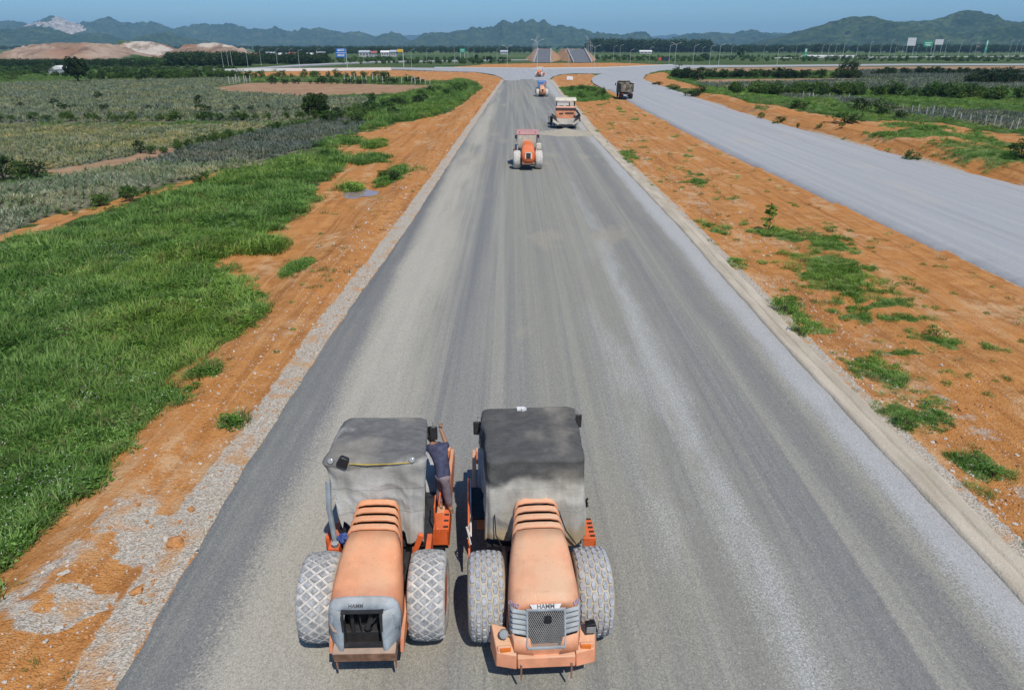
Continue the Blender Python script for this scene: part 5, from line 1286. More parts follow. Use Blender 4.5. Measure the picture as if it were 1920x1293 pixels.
# ---------------------------------------------------------------- smaller rollers further on
def canopy_roof(root, mat, slope=.12, w_=1.9, y0=.75, y1=2.6, z=2.95):
    mb = MB(); mb.prism([(y0, z - slope - .10), (y0 + .05, z - slope + .02), (y1 - .6, z), (y1, z - .04), (y1, z - .14), (y0 + .2, z - slope - .12)], 'x', -w_ / 2, w_ / 2)
    return mb.build('canopy', mat, root, bevel=.04)
def far_nose(h, pm, frame, root):
    mb = MB()
    mb.loft([[(-.54, -1.0, 1.45), (-.22, -1.10, 1.45), (.22, -1.10, 1.45), (.54, -1.0, 1.45)], [(-.55, -1.0, 1.1), (-.26, -1.20, 1.1), (.26, -1.20, 1.1), (.55, -1.0, 1.1)], [(-.54, -1.05, .7), (-.3, -1.26, .7), (.3, -1.26, .7), (.54, -1.05, .7)]], closed=False); mb.build('nose_panel', pm, h, solid=.02)
    mb = MB(); mb.box((0, -1.165, 1.20), (.36, .10, .44), Matrix.Rotation(R(-15), 3, 'X')); mb.build('radiator_opening', M_black, h)
    mb = MB(); mb.box((0, -1.155, 1.455), (.56, .06, .05)); mb.box((-.23, -1.20, 1.2), (.06, .05, .46), Matrix.Rotation(R(-15), 3, 'X')); mb.box((.23, -1.20, 1.2), (.06, .05, .46), Matrix.Rotation(R(-15), 3, 'X')); mb.build('grille_frame', frame, h)
    mb = MB(); mb.box((0, -1.1, .60), (1.05, .24, .18)); mb.build('bumper', P_R, root, bevel=.02)
P_pink = M_plain('faded_pink_canopy', (.50, .27, .25), .8, .2, .12, 3); P_cream = M_plain('cream_paint', (.66, .60, .47), .7, .25, .15, 3)
rC, hC = roller_base('road_roller', 'bright orange road roller with faded pink canopy driving up the middle of the road', (1.33, 58.9, .05), R(1), 'hex', P_C, M_tyreW, M_lugB, detail=False, group='road rollers')
far_nose(hC, P_C, M_white, rC); canopy_roof(rC, P_pink, .20)
mb = MB(); mb.prism([(.78, 2.70), (.95, 2.72), (1.15, 1.6), (1.0, 1.5), (.9, 1.7)], 'x', -.78, .70); mb.build('rear_panel', P_cream, rC)
mb = MB(); mb.box((.86, 1.6, 2.0), (.05, 1.3, 1.3)); mb.box((-.9, 1.9, 2.3), (.04, .6, .5)); mb.build('side_panel', P_pink, rC)
mb = MB(); mb.box((.95, .8, 1.72), (.42, .30, .5)); mb.box((-.86, .9, 1.55), (.10, .4, .5)); mb.build('tank', P_cream, rC, bevel=.1)
mirror(rC, -.98, 1.1, 2.45); mirror(rC, .92, 1.0, 2.5)
rD, hD = roller_base('road_roller', 'orange road roller with a blue sheeted cab behind the paver', (6.1, 147.2, .05), R(2), 'hex', P_B, M_tyreW, M_lugB, detail=False, group='road rollers')
far_nose(hD, P_B, P_B, rD); canopy_roof(rD, M_plain('blue_sheet', (.13, .23, .46), .8, .2, .2, 3), .25)
mb = MB(); mb.prism([(.80, 2.66), (.92, 2.68), (1.05, 1.7), (.9, 1.6)], 'x', -.9, .35); mb.build('rear_sheet', M_plain('blue_sheet_back', (.15, .24, .45), .8, .2, .2, 3), rD)
mb = MB(); mb.box((.75, .85, 2.45), (.35, .2, .5), Matrix.Rotation(R(25), 3, 'Y')); mb.build('side_panel', P_C, rD, bevel=.05)
rE, hE = roller_base('road_roller', 'small distant orange road roller with a white roof at the end of the road', (8.9, 242, .05), R(-14), 'hex', P_C, M_tyreW, M_lugB, detail=False, group='road rollers')
far_nose(hE, P_C, P_C, rE); canopy_roof(rE, M_white, .10)
mb = MB(); mb.prism([(.80, 2.75), (.92, 2.75), (1.05, 1.9), (.9, 1.8)], 'x', -.85, .85); mb.build('rear_sheet', M_white, rE)

# ---------------------------------------------------------------- paver
pvr = empty('road_paver', (6.75, 90.0, .04), R(-3)); tag(pvr, 'orange road paver with cream canopy and open hopper facing the camera', 'paver')
mb = MB(); mb.box((0, 3.3, 1.35), (2.5, 3.2, 1.3)); mb.prism([(1.55, .9), (1.55, 2.2), (1.9, 2.42), (2.2, 2.42), (2.2, .9)], 'x', -1.27, 1.27); mb.build('body', P_B, pvr, bevel=.06)
mb = MB(); mb.box((0, 1.52, 2.14), (2.62, .12, .18)); mb.box((-.55, 1.49, 1.62), (.5, .05, .10)); mb.box((.5, 1.49, 1.66), (1.1, .05, .12)); mb.build('body_slot', M_dark, pvr)
mb = MB(); mb.box((0, 1.50, 2.28), (2.66, .10, .12)); mb.build('engine_rim', P_pink, pvr, bevel=.02)
for sx in (-1, 1):
    mb = MB(); mb.prism([(.3, .02), (4.6, .02), (4.9, .30), (4.7, .62), (.2, .62), (.0, .30)], 'x', sx * .95 - .16, sx * .95 + .16); mb.build('track', M_dark, pvr, bevel=.04)
    mb = MB(); mb.loft([[(sx * .55, 1.5, .75), (sx * .55, -.9, .55), (sx * .62, -.9, .50), (sx * .62, 1.5, .70)], [(sx * 1.72, 1.45, 1.60), (sx * 1.72, -.75, 1.40), (sx * 1.80, -.75, 1.36), (sx * 1.80, 1.45, 1.56)]]); mb.build('hopper_wing', M_dark, pvr, bevel=.01)
    mb = MB(); mb.box((sx * .75, -1.02, .45), (1.2, .12, .26)); mb.build('apron', M_wire, pvr)
mb = MB(); nn_ = 20; rings = []
for i in range(nn_):
    u = i / (nn_ - 1); row_ = []
    for j in range(nn_):
        v_ = j / (nn_ - 1); x_ = (u * 2 - 1) * 1.62; y_ = -1.35 + v_ * 2.75
        z_ = .55 + .85 * abs(u * 2 - 1) ** 1.2 * .75 + .50 * math.exp(-((v_ - .75) / .3) ** 2) * (1 - abs(u * 2 - 1)) - .5 * max(0, .25 - v_) * 4 * (1 - abs(u * 2 - 1) * .3) + .07 * mnoise.noise(Vector((x_ * 3, y_ * 3, 1)))
        row_.append((x_, y_, z_))
    rings.append(row_)
mb.loft(rings, closed=False); pm_ = mb.build('hopper_load', M_plain('damp_sand', (.42, .38, .31), .95, .1, .2, 5), pvr, smooth=180)
mb = MB(); mb.lathe([(-.9, .11), (-.9, .14), (.9, .14), (.9, .11)], (0, -1.35, .42), 'x', 16); mb.build('push_roller', M_dark, pvr)
mb = MB(); mb.prism([(2.3, 3.05), (2.0, 3.0), (2.0, 3.16), (2.4, 3.36), (4.4, 3.36), (4.8, 3.2), (4.8, 3.05)], 'x', -1.35, 1.35); mb.build('canopy', P_cream, pvr, bevel=.08)
mb = MB()
for sx in (-1, 1):
    for y_ in (2.3, 4.5): mb.tube([(sx * 1.15, y_, 1.9), (sx * 1.15, y_, 3.1)], .05, 6)
mb.build('canopy_post', M_dark, pvr)
mb = MB(); mb.box((-.35, 2.15, 2.72), (1.5, .04, .44)); mb.build('windscreen', M_badge, pvr)
mb = MB(); mb.box((.3, 3.2, 2.4), (.5, .5, .9)); mb.box((-.5, 3.3, 2.3), (.5, .5, .7)); mb.build('seat', M_black, pvr, bevel=.05)
mb = MB(); mb.box((0, 5.4, .5), (3.9, .8, .6)); mb.build('screed', M_dark, pvr, bevel=.03)
mb = MB(); mb.tube([(1.35, 1.2, 2.0), (1.75, -.1, 1.5)], .13, 8); mb.tube([(1.75, -.1, 1.5), (1.82, -.3, .8)], .05, 6); mb.build('lift_cylinder', M_dark, pvr)
mb = MB()
for k in range(3): mb.tube([(-1.7 - .18 * k, .9 + .5 * k, .1), (-1.75 - .18 * k, .9 + .5 * k, 1.2 - .1 * k), (-1.9 - .18 * k, .8 + .5 * k, 1.35 - .1 * k)], .05, 6)
mb.box((-1.7, 1.3, .55), (.5, 1.2, .7)); mb.build('side_levers', M_dark, pvr)
mb = MB(); mb.lathe([(-.1, .1), (-.1, .32), (.1, .32), (.1, .1)], (-1.62, .7, .36), 'x', 16); mb.build('side_wheel', M_badge, pvr)
# spilled sand in front of the paver
def heap(name, c, rx, ry, h, seed, mat, label, cat='heap'):
    nu, nv = 26, 26; V = []
    for i in range(nu):
        for j in range(nv):
            u, v_ = i / (nu - 1) * 2 - 1, j / (nv - 1) * 2 - 1; q = math.hypot(u, v_)
            n_ = mnoise.noise(Vector((u * 2.3, v_ * 2.3, seed))) * .5 + mnoise.noise(Vector((u * 6, v_ * 6, seed))) * .2
            V.append((c[0] + u * rx, c[1] + v_ * ry, c[2] - .03 + max(0, h * (max(0, 1 - q * (1 + .3 * n_)) ** 1.1 * (1 + .6 * n_)))))
    return tag(np_mesh(name, V, quads=grid_quads(nu, nv), mats=[mat], smooth=True), label, cat)
M_sandp = M_plain('loose_sand', (.42, .37, .28), .95, .1, .2, 4)
heap('sand_heap', (6.2, 84.5, .04), 3.6, 3.4, .55, 3, M_sandp, 'low beige heap of spilled sand in front of the paver')

# ---------------------------------------------------------------- dump trucks
def dump_truck(loc, rz, label, body_m, cab_m, s=1.0):
    t_ = empty('dump_truck', loc, rz); t_.scale = (s, s, s); tag(t_, label, 'truck', 'dump trucks')
    mb = MB(); mb.box((0, 3.4, .95), (.9, 7.2, .25)); mb.build('chassis', M_dark, t_)
    for y_ in (1.1, 2.4, 6.2):
        for sx in (-1, 1):
            mb = MB(); w_ = .56 if y_ < 5 else .3
            mb.lathe([(-w_ / 2, .2), (-w_ / 2, .46), (-w_ / 2 + .05, .52), (w_ / 2 - .05, .52), (w_ / 2, .46), (w_ / 2, .2)], (0, 0, 0), 'x', 20); wo = mb.build('wheel', M_black, t_, (sx * (1.24 - w_ / 2), y_, .52))
            mb = MB(); mb.lathe([(-w_ / 2 - .01, .05), (-w_ / 2 + .03, .24), (w_ / 2 - .03, .24), (w_ / 2 + .01, .05)], (0, 0, 0), 'x', 16); mb.build('rim', M_dark, wo)
    for sx in (-1, 1):
        mb = MB(); mb.box((sx * .93, .35, .62), (.56, .03, .62)); mb.build('mud_flap', M_black, t_)
    mb = MB(); mb.box((0, 2.75, 1.28), (2.4, 5.1, .12)); mb.box((-1.2, 2.75, 2.05), (.08, 5.1, 1.5)); mb.box((1.2, 2.75, 2.05), (.08, 5.1, 1.5)); mb.box((0, 5.28, 2.2), (2.48, .08, 1.9)); mb.box((0, 5.5, 3.1), (2.2, .8, .08))
    bd_ = mb.build('dump_body', body_m, t_, bevel=.02)
    mb = MB()
    for k in range(6):
        for sx in (-1, 1): mb.box((sx * 1.27, .45 + k * .95, 2.05), (.07, .12, 1.48))
    for sx in (-1, 1): mb.box((sx * 1.27, 2.75, 2.78), (.09, 5.1, .10))
    mb.build('body_rib', body_m, bd_)
    mb = MB(); mb.box((0, .17, 1.98), (2.36, .08, 1.38), Matrix.Rotation(R(4), 3, 'X')); tg = mb.build('tailgate', body_m, t_, bevel=.015)
    mb = MB()
    for x_ in (-.75, 0, .75): mb.box((x_, .11, 1.98), (.14, .06, 1.3), Matrix.Rotation(R(4), 3, 'X'))
    mb.box((0, .10, 2.62), (2.4, .08, .12)); mb.box((0, .14, 1.36), (2.4, .08, .12)); mb.build('tailgate_rib', body_m, tg)
    mb = MB(); mb.box((0, .15, .92), (2.3, .10, .14)); bp_ = mb.build('rear_bumper', M_dark, t_)
    for sx in (-1, 1):
        mb = MB(); mb.box((sx * .9, .09, .92), (.36, .03, .10)); mb.build('tail_light', MT('tail_lens', .3, .5).color((.45, .05, .03)).m, bp_)
    mb = MB(); mb.box((0, .09, .80), (.5, .02, .12)); mb.build('number_plate', M_white, bp_)
    mb = MB(); mb.loft([[(-1.22, 5.7, .8), (1.22, 5.7, .8), (1.22, 7.6, .8), (-1.22, 7.6, .8)], [(-1.22, 5.7, 2.0), (1.22, 5.7, 2.0), (1.22, 7.65, 1.9), (-1.22, 7.65, 1.9)], [(-1.15, 5.75, 2.95), (1.15, 5.75, 2.95), (1.15, 7.25, 2.95), (-1.15, 7.25, 2.95)]]); cb = mb.build('cab', cab_m, t_, bevel=.05)
    mb = MB(); mb.box((0, 7.48, 2.4), (2.0, .04, .75), Matrix.Rotation(R(20), 3, 'X')); mb.build('windscreen', M_black, cb)
    for sx in (-1, 1):
        mb = MB(); mb.box((sx * 1.19, 6.6, 2.4), (.03, .9, .6)); mb.build('side_window', M_black, cb)
        mb = MB(); mb.box((sx * 1.48, 7.3, 2.35), (.20, .10, .42)); mb.tube([(sx * 1.2, 7.3, 2.6), (sx * 1.48, 7.3, 2.6)], .02, 5); mb.build('mirror', M_black, cb)
    return t_
t = MT('muddy_truck_body', .85, .2)
c = t.mix(t.mr(t.noise((1.2, 1.2, .8), 6), .35, .65), (.075, .072, .058), (.30, .26, .19))
c = t.mix(t.mr(t.noise((3, 3, 2), 5, off=(4, 4, 4)), .55, .68, 0, .8), c, (.42, .35, .27)); t.color(c); M_mud = t.m
dump_truck(G(1178, 186.5) + Vector((-.2, .6, .05)), R(-1), 'mud streaked grey brown dump truck seen from behind on the pale road', M_mud, M_mud, .98)
dump_truck(G(1243, 113.8) + Vector((4, 0, -.7)), R(90), 'dark blue dump truck side on beyond the roundabout, half hidden by scrub', M_plain('dark_blue_paint', (.03, .035, .06), .6, .3), P_O, .95)

# ---------------------------------------------------------------- person climbing on the left roller
def skin_body(name, verts, edges, mat, parent, root_i=0, sub=2):
    me = bpy.data.meshes.new(name); me.from_pydata([v[:3] for v in verts], edges, []); me.materials.append(mat)
    o = bpy.data.objects.new(name, me); C.objects.link(o); o.parent = parent
    o.modifiers.new('skin', 'SKIN').use_smooth_shade = True
    for i, v in enumerate(verts):
        sv = me.skin_vertices[0].data[i]; sv.radius = (v[3], v[4] if len(v) > 4 else v[3]); sv.use_root = (i == root_i)
    m = o.modifiers.new('subsurf', 'SUBSURF'); m.levels = m.render_levels = sub
    return o
M_skin = M_plain('skin', (.34, .17, .10), .6, .3, .1, 10); M_shirt = M_plain('navy_shirt', (.075, .080, .135), .9, .1, .35, 9)
M_trou = M_plain('mauve_trousers', (.27, .22, .245), .9, .1, .25, 9); M_hair = M_plain('black_hair', (.012, .010, .010), .7, .3, .2, 30); M_shoe = M_plain('brown_shoe', (.16, .11, .08), .8, .2, .2, 12)
per = empty('person', (-1.42, 11.55, .98)); tag(per, 'person in dark navy shirt and mauve trousers leaning into the left roller cab', 'person')
# body: one continuous figure, leaning in to the left
b = [(.07, -.28, .87, .135, .12), (.05, -.22, 1.02, .145, .115), (.01, -.15, 1.18, .158, .12), (-.05, -.07, 1.34, .155, .115), (-.13, .00, 1.43, .07, .065), (-.18, .05, 1.50, .055, .055), (-.24, .12, 1.58, .09, .10), (-.27, .15, 1.65, .085, .09),
     (.10, -.30, .78, .09), (.12, -.27, .44, .068), (.17, -.24, .09, .050), (.20, -.31, .045, .036), (.22, -.38, .035, .026),
     (.00, -.24, .78, .09), (-.04, -.10, .46, .068), (-.04, -.16, .09, .050), (-.01, -.24, .045, .036), (.01, -.31, .035, .026),
     (.10, -.04, 1.40, .064), (.12, .12, 1.30, .050), (.02, .28, 1.50, .040), (-.02, .33, 1.58, .034),
     (-.22, -.04, 1.36, .062), (-.33, .14, 1.24, .050), (-.34, .34, 1.34, .040), (-.34, .40, 1.38, .034)]
e = [(0, 1), (1, 2), (2, 3), (3, 4), (4, 5), (5, 6), (6, 7), (0, 8), (8, 9), (9, 10), (10, 11), (11, 12), (0, 13), (13, 14), (14, 15), (15, 16), (16, 17), (3, 18), (18, 19), (19, 20), (20, 21), (3, 22), (22, 23), (23, 24), (24, 25)]
skin_body('body', b, e, M_skin, per)
def shell(vs_, k=1.0, add=.014): return [(v[0], v[1], v[2], v[3] * k + add, (v[4] if len(v) > 4 else v[3]) * k + add) for v in vs_]
sh = shell([(.075, -.29, .74, .150, .135), (.06, -.25, .93, .150, .125)] + b[1:4] + [(-.11, -.01, 1.41, .075, .07)] + [b[18], b[19], (.08, .18, 1.37, .045)] + [b[22], b[23], (-.335, .22, 1.28, .045)])
skin_body('shirt', sh, [(0, 1), (1, 2), (2, 3), (3, 4), (4, 5), (4, 6), (6, 7), (7, 8), (4, 9), (9, 10), (10, 11)], M_shirt, per)
tr = shell([(.062, -.25, .93, .132, .115), (.07, -.28, .84, .13, .12), b[8], b[9], (.165, -.24, .13, .055), b[13], b[14], (-.04, -.155, .13, .055)], 1.0, .018)
skin_body('trousers', tr, [(0, 1), (1, 2), (2, 3), (3, 4), (1, 5), (5, 6), (6, 7)], M_trou, per, 1)
for f in ((10, 11, 12), (15, 16, 17)):
    v0, v1, v2 = b[f[0]], b[f[1]], b[f[2]]
    skin_body('shoe', [(v0[0], v0[1] + .04, .045, .045), (v1[0], v1[1], .045, .048), (v2[0], v2[1], .038, .036)], [(0, 1), (1, 2)], M_shoe, per)
skin_body('hair', [(-.235, .105, 1.61, .098, .105), (-.265, .13, 1.69, .085, .09), (-.20, .07, 1.54, .06, .06)], [(0, 1), (0, 2)], M_hair, per)
for hx, hy, hz in ((-.02, .33, 1.58), (-.34, .40, 1.38)):
    vs_ = [(hx, hy, hz, .034, .022), (hx, hy + .06, hz + .03, .038, .018)]; ed = [(0, 1)]
    for k in range(4):
        n0 = len(vs_); q = (k - 1.5) * .02; ln = (.055, .065, .060, .045)[k]
        vs_ += [(hx + q, hy + .09, hz + .045, .010), (hx + q, hy + .09 + ln * .6, hz + .045, .009), (hx + q, hy + .09 + ln * .9, hz + .02, .008)]; ed += [(1, n0), (n0, n0 + 1), (n0 + 1, n0 + 2)]
    n0 = len(vs_); vs_ += [(hx + .035, hy + .03, hz + .01, .011), (hx + .055, hy + .07, hz + .01, .009)]; ed += [(0, n0), (n0, n0 + 1)]
    skin_body('hand', vs_, ed, M_skin, per, 0, 1)

# ================================================================ ROADSIDE FURNITURE
M_galv = M_plain('galvanised_steel', (.55, .56, .56), .45, .4, .12, 3)
def lamp_post_proto(double):
    root = empty('street_lamp', (0, 0, 0))
    mb = MB(); mb.tube([(0, 0, -.8), (0, 0, 5), (0, 0, 9.6)], [.11, .09, .06], 8); mb.box((0, 0, .1), (.5, .5, .3)); mb.build('pole', M_galv, root)
    for s in ((-1, 1) if double else (1,)):
        mb = MB(); mb.tube([(0, 0, 9.4), (s * .5, 0, 10.1), (s * 1.9, 0, 10.6)], [.07, .06, .05], 6); a_ = mb.build('arm', M_galv, root)
        mb = MB(); mb.box((s * 2.2, 0, 10.66), (.8, .34, .14), Matrix.Rotation(R(-12 * s), 3, 'Y')); mb.build('lamp_head', M_badge, a_)
    return root
single = lamp_post_proto(False); double = lamp_post_proto(True)
used = {single: False, double: False}
def lamps(lst, label, group, proto=single, rz=0.0, z=-.3):
    for px, yb_, yt in lst:
        p = G(px, yb_, z); h = atY(px, yt, p.y).z - z; s = min(max(h / 10.7, .75), 1.35)
        o = copy_tree(proto) if used[proto] else proto; used[proto] = True
        o.location = (p.x, p.y, z); o.scale = (s, s, s); o.rotation_euler.z = rz; tag(o, label, 'street lamp', group)
lamps([(490, 122, 100), (562, 128, 98), (520, 120, 100), (596, 119, 99), (545, 119.5, 100)], 'grey street lamp beside the curved road on the far left', 'lamps by the curved road', rz=.3)
lamps([(419, 125.5, 100), (429, 126, 101), (436, 126, 101), (465, 125, 104)], 'grey street lamp in the cluster before the dark wood on the left', 'lamps before the dark wood')
lamps([(772, 128, 92), (852, 118, 85), (889, 117, 87), (932, 118, 90), (800, 116, 92), (878, 112, 88)], 'grey street lamp between the blue sign and the overpass', 'lamps left of the overpass', rz=-.4)
lamps([(951, 129, 85), (1114, 129, 85)], 'tall grey street lamp standing at the roundabout kerb', 'lamps at the roundabout kerb', double)
lamps([(1007, 129, 74), (1066, 129, 95)], 'thin tall twin armed street lamp on the roundabout before the ramps', 'twin lamps before the ramps', double)
lamps([(1217, 118, 88), (1254, 120, 83), (1299, 122, 84), (1330, 122, 85), (1347, 123, 83), (1316, 112, 88), (1370, 110, 86), (1431, 110, 85), (1181, 124, 97), (1150, 113, 86), (1162, 111, 84)], 'grey street lamp along the road right of the roundabout', 'lamps right of the roundabout', rz=.2)
lamps([(1265, 122.3, 80)], 'nearest twin armed street lamp at the right end of the orange island', 'lamp at the island end', double)
lamps([(1456, 125, 90)], 'lone street lamp standing in front of the brown slope on the right', 'lone lamp right', single)
lamps([(1491, 108, 84), (1552, 106, 84), (1580, 106, 80), (1605, 106, 84), (1629, 106, 78), (1649, 106, 84), (1667, 106, 74), (1677, 105, 82), (1690, 106, 84), (1717, 106, 86), (1770, 106, 72), (1797, 105, 76), (1817, 105, 82), (1827, 105, 80), (1890, 106, 70), (1902, 105, 73), (1540, 105, 84), (1565, 105, 83), (1735, 105, 84), (1750, 105, 82), (1845, 105, 80), (1912, 105, 78)], 'grey street lamp along the interchange at far right', 'lamps along the far right interchange', rz=.5)
i_ = 0
for nm, x0, x1 in (('left', 1006, 1032), ('right', 1066, 1108)):   # lamps on the overpass ramps
    for k in range(4):
        f = .15 + k * .25; yq = G(1015, 117.5).y + 125 * f; zq = 6.6 * f
        px = x1 - (x1 - (1033 if nm == 'left' else 1096)) * f if nm == 'right' else 1001 + 8 * f
        p = atY(px, 110, yq); o = copy_tree(single); o.location = (p.x + (-1 if nm == 'left' else 1), yq, zq); o.scale = (1, 1, 1); o.rotation_euler.z = 0 if nm == 'left' else math.pi
        tag(o, 'street lamp on the %s overpass ramp' % nm, 'street lamp', 'lamps on the %s ramp' % nm)
# signs
M_sblue = M_plain('blue_sign', (.03, .16, .50), .5, .4, .08, 1); M_sgreen = M_plain('green_sign', (.02, .30, .17), .5, .4, .08, 1); M_syel = M_plain('yellow_sign', (.70, .42, .03), .5, .4, .08, 1)
def sign(px0, px1, py0, py1, pyb, mat, label, poles=1, lines=(), z=-.3, name='road_sign'):
    c = (px0 + px1) / 2; Y_ = G(c, pyb, z).y; a, b_ = atY(px0, py1, Y_), atY(px1, py0, Y_); root = empty(name, ((a.x + b_.x) / 2, Y_, z)); tag(root, label, 'sign')
    W_, H_ = b_.x - a.x, b_.z - a.z; zc = (a.z + b_.z) / 2 - z
    mb = MB(); mb.box((0, -.1, zc), (W_, .12, H_)); pl = mb.build('board', mat, root, bevel=.02)
    for (u, v_, lu, lv) in lines:
        mb = MB(); mb.box((u * W_ / 2, -.175, zc + v_ * H_ / 2), (lu * W_, .02, lv * H_)); mb.build('marking', M_white, pl)
    for k in range(poles):
        x_ = (W_ * .5 if poles == 1 else (k - .5) * W_ * .8)
        mb = MB(); mb.tube([(x_, .05, -.6), (x_, .05, zc + H_ * .45)], .16, 8); mb.build('pole', M_galv, root)
    return root
sign(631, 648, 91, 108, 126.5, M_sblue, 'large blue direction sign on a pole left of centre', 1, [(0, .05, .86, .05), (-.4, .55, .3, .12), (.3, .55, .4, .08), (-.3, .78, .3, .06), (.25, .8, .45, .06), (-.3, -.35, .4, .08), (.35, -.35, .35, .08), (-.25, -.62, .5, .08), (.4, -.65, .2, .08)])
sign(745, 755, 92.5, 98, 128, M_syel, 'small yellow sign on a pole right of the blue sign', 1)
sign(862, 872, 91, 99, 112, M_sgreen, 'green gantry sign left of the overpass', 2, [(0, .3, .7, .1), (0, -.3, .6, .1)])
sign(1507, 1514, 91, 108, 110, M_sgreen, 'tall narrow green sign beside the pale strip on the right', 1, [(0, .55, .6, .3), (0, -.4, .5, .06)])
sign(1731, 1750, 77.5, 87.5, 105.5, M_sgreen, 'wide green direction sign on a post at far right', 1, [(0, .35, .75, .12), (-.1, -.2, .6, .1), (.1, -.55, .5, .08)])
sign(1845, 1855, 75, 98, 104.5, M_sgreen, 'tall green sign with a white panel at far right', 2, [(-.1, .5, .45, .35), (0, -.35, .5, .06)])
sign(1700, 1719, 71, 86, 106, M_galv, 'grey back of a large sign panel on a gantry at far right', 2, [(0, .5, .95, .03), (0, 0, .95, .03), (0, -.5, .95, .03)])
sign(1752, 1770, 74, 84, 105, M_galv, 'grey back of a wide sign beside the green direction sign', 2, [(0, .3, .95, .05)])
# guardrail
root = empty('guardrail', G(1780, 108.5, -.3)); tag(root, 'long pale guardrail along the far right road', 'guardrail'); p0, p1 = G(1450, 111, -.3), G(1990, 107, -.3); o0 = root.location
mb = MB(); d_ = p1 - p0; mb.loft([[(q.x - o0.x, q.y - o0.y, .55), (q.x - o0.x, q.y - o0.y, 1.1), (q.x - o0.x, q.y - o0.y + .15, 1.1), (q.x - o0.x, q.y - o0.y + .15, .55)] for q in (p0, p1)]); mb.build('rail', M_badge, root)
for k in range(60):
    q = p0 + d_ * (k / 59); mb = MB(); mb.box((q.x - o0.x, q.y - o0.y + .2, .3), (.25, .2, 1.2)); mb.build('post', M_badge, root)
tag(poly_sheet('pale_strip', PG([(1510, 103), (1620, 104), (1640, 106), (1560, 106.5), (1500, 105.5)]), -.2, M_white), kind='structure')
tag(poly_sheet('far_road', PG([(1420, 110.5), (1990, 106.6), (1990, 108), (1420, 112.2)]), -.3, M_side), kind='structure')
# stakes
def stakes(pts, n, h, label, group, r_=.05):
    P_ = [GT(*p) for p in pts]; first = None; rr_ = random.Random(n)
    for k in range(n):
        s = k / (n - 1) * (len(P_) - 1); i = min(int(s), len(P_) - 2); q = P_[i].lerp(P_[i + 1], s - i); q.x += rr_.gauss(0, .15); q.y += rr_.gauss(0, .3); q.z = gz(q.x, q.y) - .2
        if first is None:
            mb = MB(); mb.box((0, 0, h / 2 + .1), (r_ * 2, r_ * 2, h + .2), top=(.8, .8)); first = o = mb.build('concrete_stake', M_conc, smooth=0)
        else: o = first.copy(); C.objects.link(o)
        o.location = q; o.rotation_euler = (rr_.gauss(0, .05), rr_.gauss(0, .05), rr_.random()); o.scale.z = rr_.uniform(.8, 1.15); tag(o, label, 'stake', group)
stakes([(1692, 208), (1760, 220), (1850, 236), (1925, 246)], 15, 1.3, 'thin pale concrete stake in the line beside the right pineapple field', 'stakes beside the right pineapple field', .06)
stakes([(1505, 186), (1525, 185), (1590, 187)], 5, 1.3, 'short pale stake in front of the long bright hedge', 'stakes before the long hedge', .07)
stakes([(648, 156), (700, 156), (760, 157), (806, 158)], 17, 2.2, 'white stake in the row beyond the tilled plot', 'white stakes beyond the tilled plot', .09)
stakes([(430, 158), (470, 155)], 7, 2.2, 'pale stake at the left corner of the tilled plot', 'stakes at the corner of the tilled plot', .09)
# small things near the junction
mb = MB(); mb.box((0, 0, .45), (2.0, 1.3, .9), top=(.92, .9)); mb.box((0, 0, .92), (1.7, 1.0, .06)); tag(mb.build('concrete_block', M_white, None, G(1068, 150), bevel=.04), 'white concrete block on the orange earth between the roads', 'block')
rr_ = random.Random(3)
def rock_mesh(seed, mat):
    mb = MB(); bm = bmesh.new(); bmesh.ops.create_icosphere(bm, subdivisions=2, radius=.5)
    for v in bm.verts:
        n_ = mnoise.cell(v.co * 2.6 + Vector((seed * 3.1, 0, 0))) - .5 + mnoise.noise(v.co * 3.2 + Vector((seed, 0, 0))); v.co *= 1 + .32 * n_; v.co.z *= .62
    me = bpy.data.meshes.new('rock'); bm.to_mesh(me); bm.free(); me.materials.append(mat); me.shade_smooth(); me.set_sharp_from_angle(angle=R(28)); return me
M_clod = M_plain('clay', (.50, .235, .09), .95, .1, .3, 9); M_stone = M_plain('limestone', (.55, .50, .43), .9, .1, .25, 9)
clod = [rock_mesh(i, M_clod) for i in range(3)]; stone = [rock_mesh(i + 7, M_stone) for i in range(3)]
for px, py, s, me, lab in ((258, 1110, .22, clod[0], 'orange clay clod lying on the pale gravel at lower left'), (330, 1020, .34, clod[1], 'broad crumbled clay lump beside the road edge at lower left'), (345, 998, .10, clod[2], 'small clay clod just above the crumbled lump'),
                           (310, 1010, .15, stone[0], 'pale stone beside the crumbled clay lump'), (120, 1075, .15, stone[1], 'white stone on the gravel streak near the grass'), (110, 1178, .13, stone[2], 'pale stone at the lower left corner'), (360, 955, .16, clod[0], 'clay lump on the gravel above the crumbled lump'),
                           (1045, 1, .0, None, '')):
    if me is None: continue
    o = bpy.data.objects.new('clod' if me.name.startswith('rock') and me in clod else 'stone', me); C.objects.link(o); o.location = GT(px, py) + Vector((0, 0, s * .12)); o.scale = (s * 1.3, s, s); o.rotation_euler.z = px; tag(o, lab, 'clod' if me in clod else 'stone')
